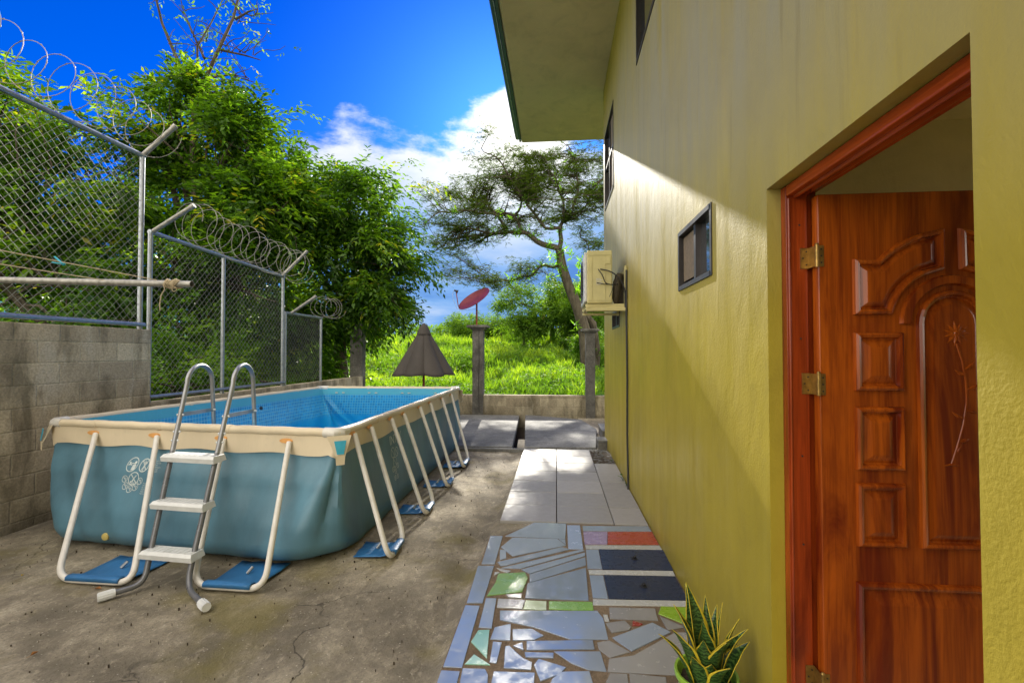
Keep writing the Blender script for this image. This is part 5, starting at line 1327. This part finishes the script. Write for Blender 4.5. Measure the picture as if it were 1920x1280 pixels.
tree('leafy_tree', 'leafy tree nearest the viewer behind the tall razor wire fence at the left edge', LT, (-9.5, 6.8, -.3), (-9.3, 7.2, 4.2), .2,
     [(-10.5, 7.4, 3.2, 1.6, 1.6, 1.5), (-9.0, 7.8, 4.6, 1.5, 1.5, 1.2), (-10.4, 8.0, 5.8, 1.6, 1.4, 1.0), (-11.8, 8.2, 6.3, 1.2, 1.4, 1.1), (-8.3, 7.4, 2.6, 1.4, 1.3, 1.5), (-10.2, 6.6, 1.6, 2.0, 1.2, 1.4), (-7.5, 7.0, 1.2, 1.1, 1.1, 1.2), (-12.6, 8.5, 4.5, 1.6, 1.6, 1.8), (-12.6, 8.2, 7.4, 1.0, 1.2, .9)],
     6600, 6, .165, .38, 'leaf', 11, droop=.3)
tC = tree('leafy_tree', 'tall middle tree whose bare sprouting branches rise highest into the sky', LT, (-8.0, 10.0, -.3), (-8.05, 10.1, 5.0), .22,
     [(-8.3, 10.2, 6.8, 1.5, 1.5, 1.05), (-9.4, 10.3, 6.3, 1.3, 1.4, 1.0), (-7.0, 10.2, 6.0, 1.4, 1.4, .95), (-8.0, 10.2, 5.0, 2.1, 1.7, 1.2), (-6.4, 10.2, 4.6, 1.4, 1.5, 1.2), (-8.6, 9.6, 3.4, 2.0, 1.3, 1.4), (-6.6, 9.6, 2.9, 1.3, 1.2, 1.3), (-8.9, 10.4, 7.6, .7, .7, .45), (-7.6, 10.3, 7.5, .8, .8, .5)],
     7000, 6, .16, .38, 'leaf', 12, extra=bare, droop=.3)
_P = np.array(TW); _P = np.repeat(_P, 2, 0)+np.random.default_rng(5).normal(size=(len(TW)*2, 3))*.12
V, Q, T = sprays(_P, np.random.default_rng(6).normal(size=_P.shape)+np.array([0, 0, .2]), 5, .085, .38, droop=.4); np_mesh('sparse_foliage', V, Q, M['leaf'], tC, T)
tree('leafy_tree', 'right hand leafy tree whose drooping branches reach over the left pillar', LT, (-5.9, 12.6, -.3), (-5.8, 12.5, 3.2), .2,
     [(-5.9, 12.2, 5.6, 1.6, 1.4, 1.0), (-7.3, 12.2, 6.0, 1.4, 1.4, 1.1), (-5.0, 12.0, 4.7, 1.5, 1.4, 1.0), (-6.4, 12.2, 4.2, 1.8, 1.5, 1.2), (-4.3, 11.8, 3.7, 1.15, 1.2, .9), (-5.4, 11.8, 3.1, 1.5, 1.3, .9), (-4.15, 11.6, 2.9, .8, .9, .55), (-6.7, 11.6, 2.4, 1.5, 1.2, 1.2), (-4.9, 12.9, 2.4, .9, .9, .6)],
     7400, 6, .155, .38, 'leaf', 13, droop=.45)
# undergrowth on the far side of the fence, bright in the sun
def bush(label, blobs, total, seed, size=.12, mat='leaf2', group='bushes along the foot of the fence'):
    base = (blobs[0][0], blobs[0][1], -.3)
    tree('bush', label, group, base, (blobs[0][0], blobs[0][1], .6), .04, blobs, total, 6, size, .38, mat, seed, cat='bush')
bush('bush behind the middle fence just beyond the end of the tall block wall', [(-6.0, 7.2, .9, .8, 1.0, .9), (-7.0, 8.0, 1.2, 1.0, 1.0, 1.1)], 1500, 21)
bush('sunlit bush behind the middle fence between the two ladder handrails', [(-6.1, 9.2, .9, .9, 1.0, .9), (-7.2, 10.2, 1.3, 1.0, 1.2, .9)], 1600, 22)
bush('bright bush behind the lowest fence section beside the left pillar', [(-5.9, 11.2, .8, .8, .9, .7), (-6.6, 12.6, 1.2, 1.0, 1.0, .9), (-7.8, 13.5, 1.6, 1.2, 1.0, 1.2)], 2000, 23)
bush('dark bush filling the gap under the nearest leafy tree', [(-6.5, 5.2, 1.6, .8, .9, .9), (-8.6, 6.0, 1.0, 1.2, 1.2, 1.3)], 1500, 24, .13, 'leaf')
bush('pale green bush rising behind the lowest fence in the distance', [(-7.5, 15.5, 1.6, 1.6, 1.6, 1.2), (-9.5, 16, 2.2, 1.8, 1.8, 1.6)], 1700, 25, .14)
tree('leafy_tree', 'dark leafy tree standing deepest behind the others, seen only through their gaps', LT, (-11, 15.5, -.3), (-11, 15.5, 3.0), .2,
     [(-9.0, 15.0, 1.6, 2.2, 1.4, 1.8), (-12.0, 15.4, 2.4, 2.6, 1.5, 2.4), (-15.5, 15.2, 3.0, 2.6, 1.6, 2.8), (-18.5, 14.5, 3.5, 2.6, 1.6, 3.2), (-10.2, 15.6, 4.0, 2.0, 1.4, 1.6), (-14, 15.6, 5.6, 2.2, 1.5, 1.8)],
     5200, 6, .22, .42, 'leaf', 15, droop=.3)
# broad-leaved plant by the low fence
e = tag(empty('banana_plant', (-5.2, 9.2, -.3)), 'small broad leaved banana plant behind the far end of the pool', 'plant')
pr = random.Random(4); b = MB(); b.tube([(-5.2, 9.2, -.3), (-5.2, 9.2, .5)], [.06, .04], 8); b.build('stem', M['leaf2'], e)
Vv = []; Qq = []; o_ = 0
for k in range(9):
    a = k*2.4; el = pr.uniform(.5, 1.1); L = pr.uniform(.6, .9); dirv = Vector((math.cos(a)*math.cos(el), math.sin(a)*math.cos(el), math.sin(el))); sd2 = Vector((-math.sin(a), math.cos(a), 0)); rows = 8; p0 = Vector((-5.2, 9.2, .35)); vs = []
    for j in range(rows+1):
        f = j/rows; p = p0+dirv*L*f+Vector((0, 0, -.5*L*f*f)); wd = .11*math.sin(math.pi*min(1, .1+f*.9))**.7+.002
        for u in (-1, 0, 1): vs.append(p+sd2*u*wd+Vector((0, 0, .25*wd*abs(u))))
    Vv += vs; Qq += [(o_+j*3+u, o_+j*3+u+1, o_+(j+1)*3+u+1, o_+(j+1)*3+u) for j in range(rows) for u in (0, 1)]; o_ += len(vs)
np_mesh('foliage', np.array([tuple(v) for v in Vv]), np.array(Qq), M['leaf2'], e, np.full(len(Vv), .7), smooth=True)

# ---------------------------------------------------------------- rain tree
RT = dict(A=[(0.18, 6.79), (-0.91, 7.27), (-1.74, 7.75), (-2.57, 7.68), (-3.87, 7.71), (-5.09, 8.02)], A2=[(-1.74, 7.75), (-2.2, 8.69), (-3.41, 9.09), (-4.63, 9.78), (-5.76, 10.2)],
 A3=[(-2.57, 7.77), (-2.94, 8.43), (-4.15, 8.55), (-5.57, 8.4), (-6.2, 7.7)], B=[(0.18, 6.79), (0.23, 7.89), (0.45, 8.53), (0.91, 8.88), (1.63, 9.41), (1.99, 10.04)],
 B2=[(0.45, 8.53), (0.27, 9.45), (-0.18, 10.48), (-0.91, 11.3)], B3=[(-2.2, 8.69), (-1.83, 9.97), (-1.65, 10.8), (-2.2, 11.5)], B4=[(0.23, 7.89), (-0.55, 7.91), (-1.46, 8.85), (-2.01, 9.79), (-2.76, 10.7), (-3.5, 11.1)],
 C=[(0.31, 5.97), (-0.55, 5.98), (-1.46, 5.4), (-2.38, 5.18), (-3.31, 5.01)], D=[(1.16, 3.68), (1.88, 5.03), (2.33, 6.39), (1.71, 6.94), (1.26, 7.87)], E=[(0.91, 8.88), (1.18, 10.52), (0.92, 12.0), (0.4, 12.9)], F=[(1.99, 10.04), (2.89, 11.0), (4.05, 11.6)])
e = tag(empty('rain_tree', (1.6, 25, .4)), 'large spreading tree with a leaning dark trunk and a wide airy crown', 'tree')
pr = random.Random(31); rng = np.random.default_rng(31); b = MB()
b.tube([(1.75, 25, .2), (1.62, 25, 1.2), (1.47, 25, 2.5), (1.16, 25, 3.68), (.63, 25, 4.96), (.31, 25, 5.97), (.18, 25, 6.79)], [.5, .40, .33, .29, .25, .24, .21], 12)
b.tube([(1.9, 25.5, .2), (2.1, 25.4, 1.5), (1.9, 25.2, 3.0), (1.3, 25, 3.7)], [.3, .22, .18, .12], 8)
FP = []; BR = []; ST = []
def yoff(key, f): return {'A': -.6, 'A2': 1.6, 'A3': -2.4, 'B': 1.2, 'B2': -1.8, 'B3': 2.4, 'B4': -2.8, 'C': -.8, 'D': .8, 'E': 1.0, 'F': -1.0}[key]*f
for key, pts in RT.items():
    r0 = {'A': .17, 'B': .13, 'A2': .10, 'A3': .09, 'B2': .07, 'B3': .07, 'B4': .09, 'C': .09, 'D': .08, 'E': .08, 'F': .07}[key]
    n_ = len(pts); st = []
    yb = 25 + (yoff('A', .4) if key in ('A2', 'A3') else yoff('A2', .3) if key == 'B3' else 0)
    for k in range(n_-1):
        for q in range(5):
            f = q/5; g = (k+f)/(n_-1); x = pts[k][0]*(1-f)+pts[k+1][0]*f; z = pts[k][1]*(1-f)+pts[k+1][1]*f
            st.append(Vector((x+.06*math.sin(g*19+n_), yb+yoff(key, g)+.10*math.sin(g*13), z+.06*math.sin(g*23+1))))
    st.append(Vector((pts[-1][0], yb+yoff(key, 1), pts[-1][1])))
    b.tube(st, [r0*(1-.8*k/(len(st)-1)) for k in range(len(st))], 7)
    ST += [(s_, r0*(1-.8*k/(len(st)-1))) for k, s_ in enumerate(st) if k > 3]
    nt_ = {'C': 18, 'D': 12, 'A': 6}.get(key, 6)
    for q in range(nt_):
        k = int(len(st)*(.30+.70*pr.random()**.8)); k = min(k, len(st)-1); s0 = st[k]
        a = pr.uniform(0, 6.28); L = pr.uniform(.6, 2.1)*(.7 if key in 'CD' else 1)
        outx = -0.5 if pts[-1][0] < 0 else .3
        dv = Vector((math.cos(a)+outx, math.sin(a), pr.uniform(-.2, .95) if key not in ('A', 'A3', 'C') else pr.uniform(-.65, .6))).normalized()
        en = s0+dv*L; pp = limb(b, s0, en, .022, .006, pr, wig=.12, n=5)
        for w_ in range(4):
            s2 = pp[pr.randint(2, 5)]; e2 = s2+Vector((pr.uniform(-.6, .6), pr.uniform(-.6, .6), pr.uniform(-.25, .45))); limb(b, s2, e2, .009, .003, pr, n=3)
            hole = (s2.x+3.0)**2/1.1+(s2.z-9.3)**2/.8 < 1
            for z_ in range(16 if not hole else 5): FP.append(s2.lerp(e2, pr.uniform(.2, 1.2))+Vector((pr.gauss(0, .20), pr.gauss(0, .20), pr.gauss(0, .13))))
    for q in range({'A': 10, 'B': 4, 'C': 7, 'D': 3}.get(key, 2)): BR.append(st[int(len(st)*pr.uniform(.05, .75))]+Vector((0, 0, .05)))
OUT = [(-6.8, 10.0), (-5.7, 11.2), (-4.3, 11.8), (-2.2, 12.0), (-1.5, 12.1), (.5, 12.5), (3.0, 12.4), (4.6, 11.4), (4.4, 9.8), (2.6, 8.7), (1.8, 8.2), (.9, 8.3), (-.2, 8.5), (-.9, 8.2), (-1.8, 7.8), (-2.8, 7.4), (-4.0, 7.3), (-4.4, 6.9), (-5.0, 5.9), (-5.8, 5.2), (-6.8, 6.1), (-7.0, 7.4), (-6.2, 8.3)]
def inside(x, z):
    c = False; j = len(OUT)-1
    for i in range(len(OUT)):
        if (OUT[i][1] > z) != (OUT[j][1] > z) and x < (OUT[j][0]-OUT[i][0])*(z-OUT[i][1])/(OUT[j][1]-OUT[i][1])+OUT[i][0]: c = not c
        j = i
    return c
cnt = 0
while cnt < 480:
    x, z = (pr.uniform(-7.1, 4.7), pr.uniform(5.1, 13.6)) if cnt < 400 else (pr.uniform(-3.3, -.6), pr.uniform(9.9, 11.7))
    if not inside(x, z) or mnoise.noise(Vector((x*.9, z*1.3, 3.1))) < -.22: continue
    if (x+3.0)**2/1.3+(z-9.3)**2/.8 < 1 and pr.random() < .5: continue
    y = 25+pr.uniform(-3.0, 3.0)*(1-.5*abs(x+1)/6); y = (25+(y-25)*.4 if cnt >= 400 else y if z < 10.2 else 25+abs(y-25)*1.2); t_ = Vector((x, y, z)); cnt += 1
    s0, r_ = min(ST, key=lambda q: (q[0]-t_).length+(1.5 if q[0].z > t_.z+.4 else 0)+pr.uniform(0, .8))
    pp = limb(b, s0, t_, min(.045, r_*.7), .008, pr, wig=.10, n=6)
    for w_ in range(4):
        s2 = pp[pr.randint(3, 6)]; e2 = s2+Vector((pr.uniform(-.75, .75), pr.uniform(-.7, .7), pr.uniform(-.25, .30))); limb(b, s2, e2, .009, .003, pr, n=3)
        for z_ in range(8): FP.append(s2.lerp(e2, pr.uniform(.1, 1.15))+Vector((pr.gauss(0, .12), pr.gauss(0, .12), pr.gauss(0, .05))))
b.build('trunk', M['bark'], e, smooth=True)
def airy(v):                                            # the crown is thinner in two places, where the sun comes through
    t = v.z/.4877; y0 = v.y-t; x0 = v.x+.0928*t
    if -2.6 < y0 < .35+.25*math.sin(x0*9) and .55 < x0 < 2.0: return pr.random() < .12
    if 3.9+.5*math.sin(x0*7) < y0 < 7.4 and -1.75 < x0 < .25: return pr.random() < (.08 if mnoise.noise(Vector((x0*2.2, y0*1.4, 4))) > -.12 else .8)
    return True
FPn = np.array([tuple(v) for v in FP if airy(v)]); D_ = rng.normal(size=FPn.shape)*np.array([1, 1, .3]); V, Q, T = sprays(FPn, D_, 8, .082, .42, droop=.15, seg=.035, rng=rng)
np_mesh('crown', V, Q, M['leaf_rain'], e, T)
for q in range(14): BR.append(Vector((1.2+pr.uniform(-.3, .4), 24.7, pr.uniform(2.2, 6.6))) if q < 5 else Vector((pr.uniform(-.4, .9), 24.8, pr.uniform(5.3, 7.1))))
Pb = np.repeat(np.array([tuple(v) for v in BR]), 16, 0)+rng.normal(size=(len(BR)*16, 3))*.09; ax = rng.normal(size=Pb.shape)+np.array([0, 0, .45]); sz = rng.uniform(.22, .42, len(Pb))
V, Q = leaf_quads(Pb, ax, rng.normal(size=Pb.shape), sz, sz*.2); tagged = np_mesh('epiphyte_tufts', V, Q, M['brom'], e, np.repeat(rng.random(len(Pb)), 4)); tagged['kind'] = 'stuff'
# bushes round its foot
def gz(x, y): return float(hz(np.array(float(x)), np.array(float(y))))
HG = 'rounded trees and shrubs along the ridge of the field'
def ridge(label, x, y, h, wd, seed, total=1500, size=.2, cat='shrub', mat='leaf_far', k=5):
    z = gz(x, y); pr_ = random.Random(seed)
    bl = [(x+pr_.uniform(-.5, .5)*wd, y+pr_.uniform(-.4, .4)*wd, z+h*pr_.uniform(.45, .8), wd*pr_.uniform(.35, .6), wd*pr_.uniform(.35, .6), h*pr_.uniform(.22, .36)) for _ in range(5)]
    tree('ridge_tree' if cat == 'tree' else 'shrub', label, HG, (x, y, z-.2), (x, y, z+h*.55), .09*h*.5, bl, total, k, size, .5, mat, seed, cat=cat, droop=.15)
ridge('yellow green shrub directly behind the satellite dish pillar', -2.6, 38, 3.2, 3.0, 41, 1700)
ridge('spreading layered tree on the ridge, right of the satellite dish', -.4, 40, 4.7, 5.4, 42, 4200, cat='tree')
ridge('rounded shrub on the ridge between the layered tree and the leaning trunk', 2.4, 38, 4.0, 4.0, 43, 2600)
ridge('dense shrub wrapped round the foot of the leaning trunk', 2.0, 26.5, 2.5, 1.4, 44, 1500, .13, mat='leaf2')
ridge('darker tree on the ridge behind the leaning trunk', 4.8, 46, 5.0, 4.5, 45, 2200, cat='tree')
ridge('bright shrub between the right pillar and the house corner', 3.6, 23, 2.3, 1.6, 46, 1500, .13, mat='leaf2')
ridge('small dark upright bush standing alone in the field', .6, 33, 1.0, .6, 47, 350, .12, mat='leaf')
ridge('wide low shrub at the left end of the ridge, behind the parasol', -8.8, 50, 2.8, 5.5, 48, 2000)
ridge('small shrub on the ridge left of the dish pillar', -5.4, 47, 2.3, 4.0, 49, 1400)
ridge('tall tree top rising above the ridge behind the layered tree', 1.9, 55, 7.6, 5.5, 50, 2600, cat='tree', mat='leaf')
# far wood on the hill
rng = np.random.default_rng(77); nT = 430; xs = rng.uniform(-110, 90, nT); ys = rng.uniform(95, 215, nT); parts = []
for x, y in zip(xs, ys):
    z = gz(x, y); h = rng.uniform(2.2, 4.6); c = 60; u = rand_unit(c, rng); u[:, 2] = np.abs(u[:, 2])*rng.uniform(.6, 1.2)
    P = np.array([x, y, z+h*.3])+u*np.array([h*.7, h*.7, h*.75])*rng.uniform(.7, 1.05, (c, 1)); L = rng.uniform(.7, 1.3, c)
    V, Q = leaf_quads(P, u+rng.normal(size=u.shape)*.5, rng.normal(size=u.shape)+np.array([0, 0, 1]), L, L*.7); parts.append((V, Q, np.repeat(np.clip(rng.random()*.6+rng.random(c)*.3, 0, 1), 4)))
V, Q, T = merge(parts); tag(np_mesh('far_wood', V, Q, M['leaf_far'], None, T), 'distant wooded hill beyond the field', 'wood', kind='stuff')
e = tag(empty('radio_mast', (-3.2, 120, 2)), 'tiny radio mast on the horizon beyond the field', 'mast'); b = MB()
for sx_, sy_ in ((-1, -1), (1, -1), (1, 1), (-1, 1)): b.tube([(-3.2+sx_*.7, 120+sy_*.7, 1.5), (-3.2+sx_*.15, 120+sy_*.15, 11.2)], .09, 4)
for k in range(8): s_ = .65-.065*k; z = 2.4+k*1.15; b.tube([(-3.2-s_, 119.4, z), (-3.2+s_, 119.4, z+.9)], .06, 4); b.tube([(-3.2+s_, 119.4, z), (-3.2-s_, 119.4, z+.9)], .06, 4)
b.build('lattice', M['rust'], e); b = MB(); b.tube([(-3.2, 120, 11.2), (-3.2, 120, 12.4)], .06, 5); b.box((-3.7, 119.7, 10.0), (-2.7, 120.3, 10.8)); b.build('antenna', M['rust'], e)
# tall grass and ground cover on the field
def grass_field():
    rng = np.random.default_rng(9); n = 15000
    y = 12.1+(rng.random(n)**1.55)*40; half = 4+y*.42; x = -1.5+(rng.random(n)*2-1)*half; x = x-(.06*y)
    z = hz(x, y); k = 11; idx = np.repeat(np.arange(n), k); m = n*k
    cl = .5+.5*np.sin(x*1.7+1.3*np.sin(y*.9))*np.sin(y*1.1+1.1*np.sin(x*1.3)); h = (.14+.50*cl**1.5*rng.random(n)+.08*rng.random(n))[idx]*rng.uniform(.6, 1.2, m)*(1+.012*y[idx])
    an = rng.random(m)*6.283; ln = rng.uniform(.15, .75, m); bx = x[idx]+rng.normal(size=m)*.09; by = y[idx]+rng.normal(size=m)*.09
    dx_, dy_ = np.cos(an), np.sin(an); wd = (.010+.0006*y[idx])*rng.uniform(.7, 1.5, m); sxp, syp = -dy_*wd, dx_*wd; zb = z[idx]-.03
    def at(f, wf): return (bx+dx_*ln*h*f*f, by+dy_*ln*h*f*f, zb+h*(f-.25*ln*f*f), wf)
    V = np.zeros((m, 6, 3))
    for j, (f, wf) in enumerate(((0, 1.), (.55, .9), (1., .12))):
        X_, Y_, Z_, w_ = at(f, wf); V[:, 2*j] = np.stack([X_-sxp*w_, Y_-syp*w_, Z_], 1); V[:, 2*j+1] = np.stack([X_+sxp*w_, Y_+syp*w_, Z_], 1)
    o = (np.arange(m)*6)[:, None]; Q = np.concatenate([o+np.array([[0, 1, 3, 2]]), o+np.array([[2, 3, 5, 4]])])
    t = np.repeat(np.clip(-.02+.62*cl[idx]+.35*np.sin(x*.31+y*.5)[idx]*np.sin(y*.23-x*.4)[idx]+(rng.random(n)**2*.35)[idx]+rng.normal(size=m)*.12, 0, 1), 6)
    tag(np_mesh('grass', V.reshape(-1, 3), Q, M['grass'], None, t), 'tall sunlit grass covering the sloping field', 'grass', kind='stuff')
    n = 9000; y = 12.1+(rng.random(n)**1.4)*34; half = 4+y*.42; x = -1.5+(rng.random(n)*2-1)*half-.06*y
    sel = (np.sin(x*.9+2)*np.sin(y*.7+x*.3) > -.15); x = x[sel]; y = y[sel]; P = np.stack([x, y, hz(x, y)+.12+.25*rng.random(len(x))], 1)
    V, Q, T = sprays(P, rng.normal(size=P.shape)+np.array([0, 0, .3]), 7, .11, .55, droop=.2, rng=rng)
    tag(np_mesh('ground_cover', V, Q, M['leaf2'], None, T*.8), 'leafy creeping plants among the tall grass of the field', 'ground cover', kind='stuff')
grass_field()
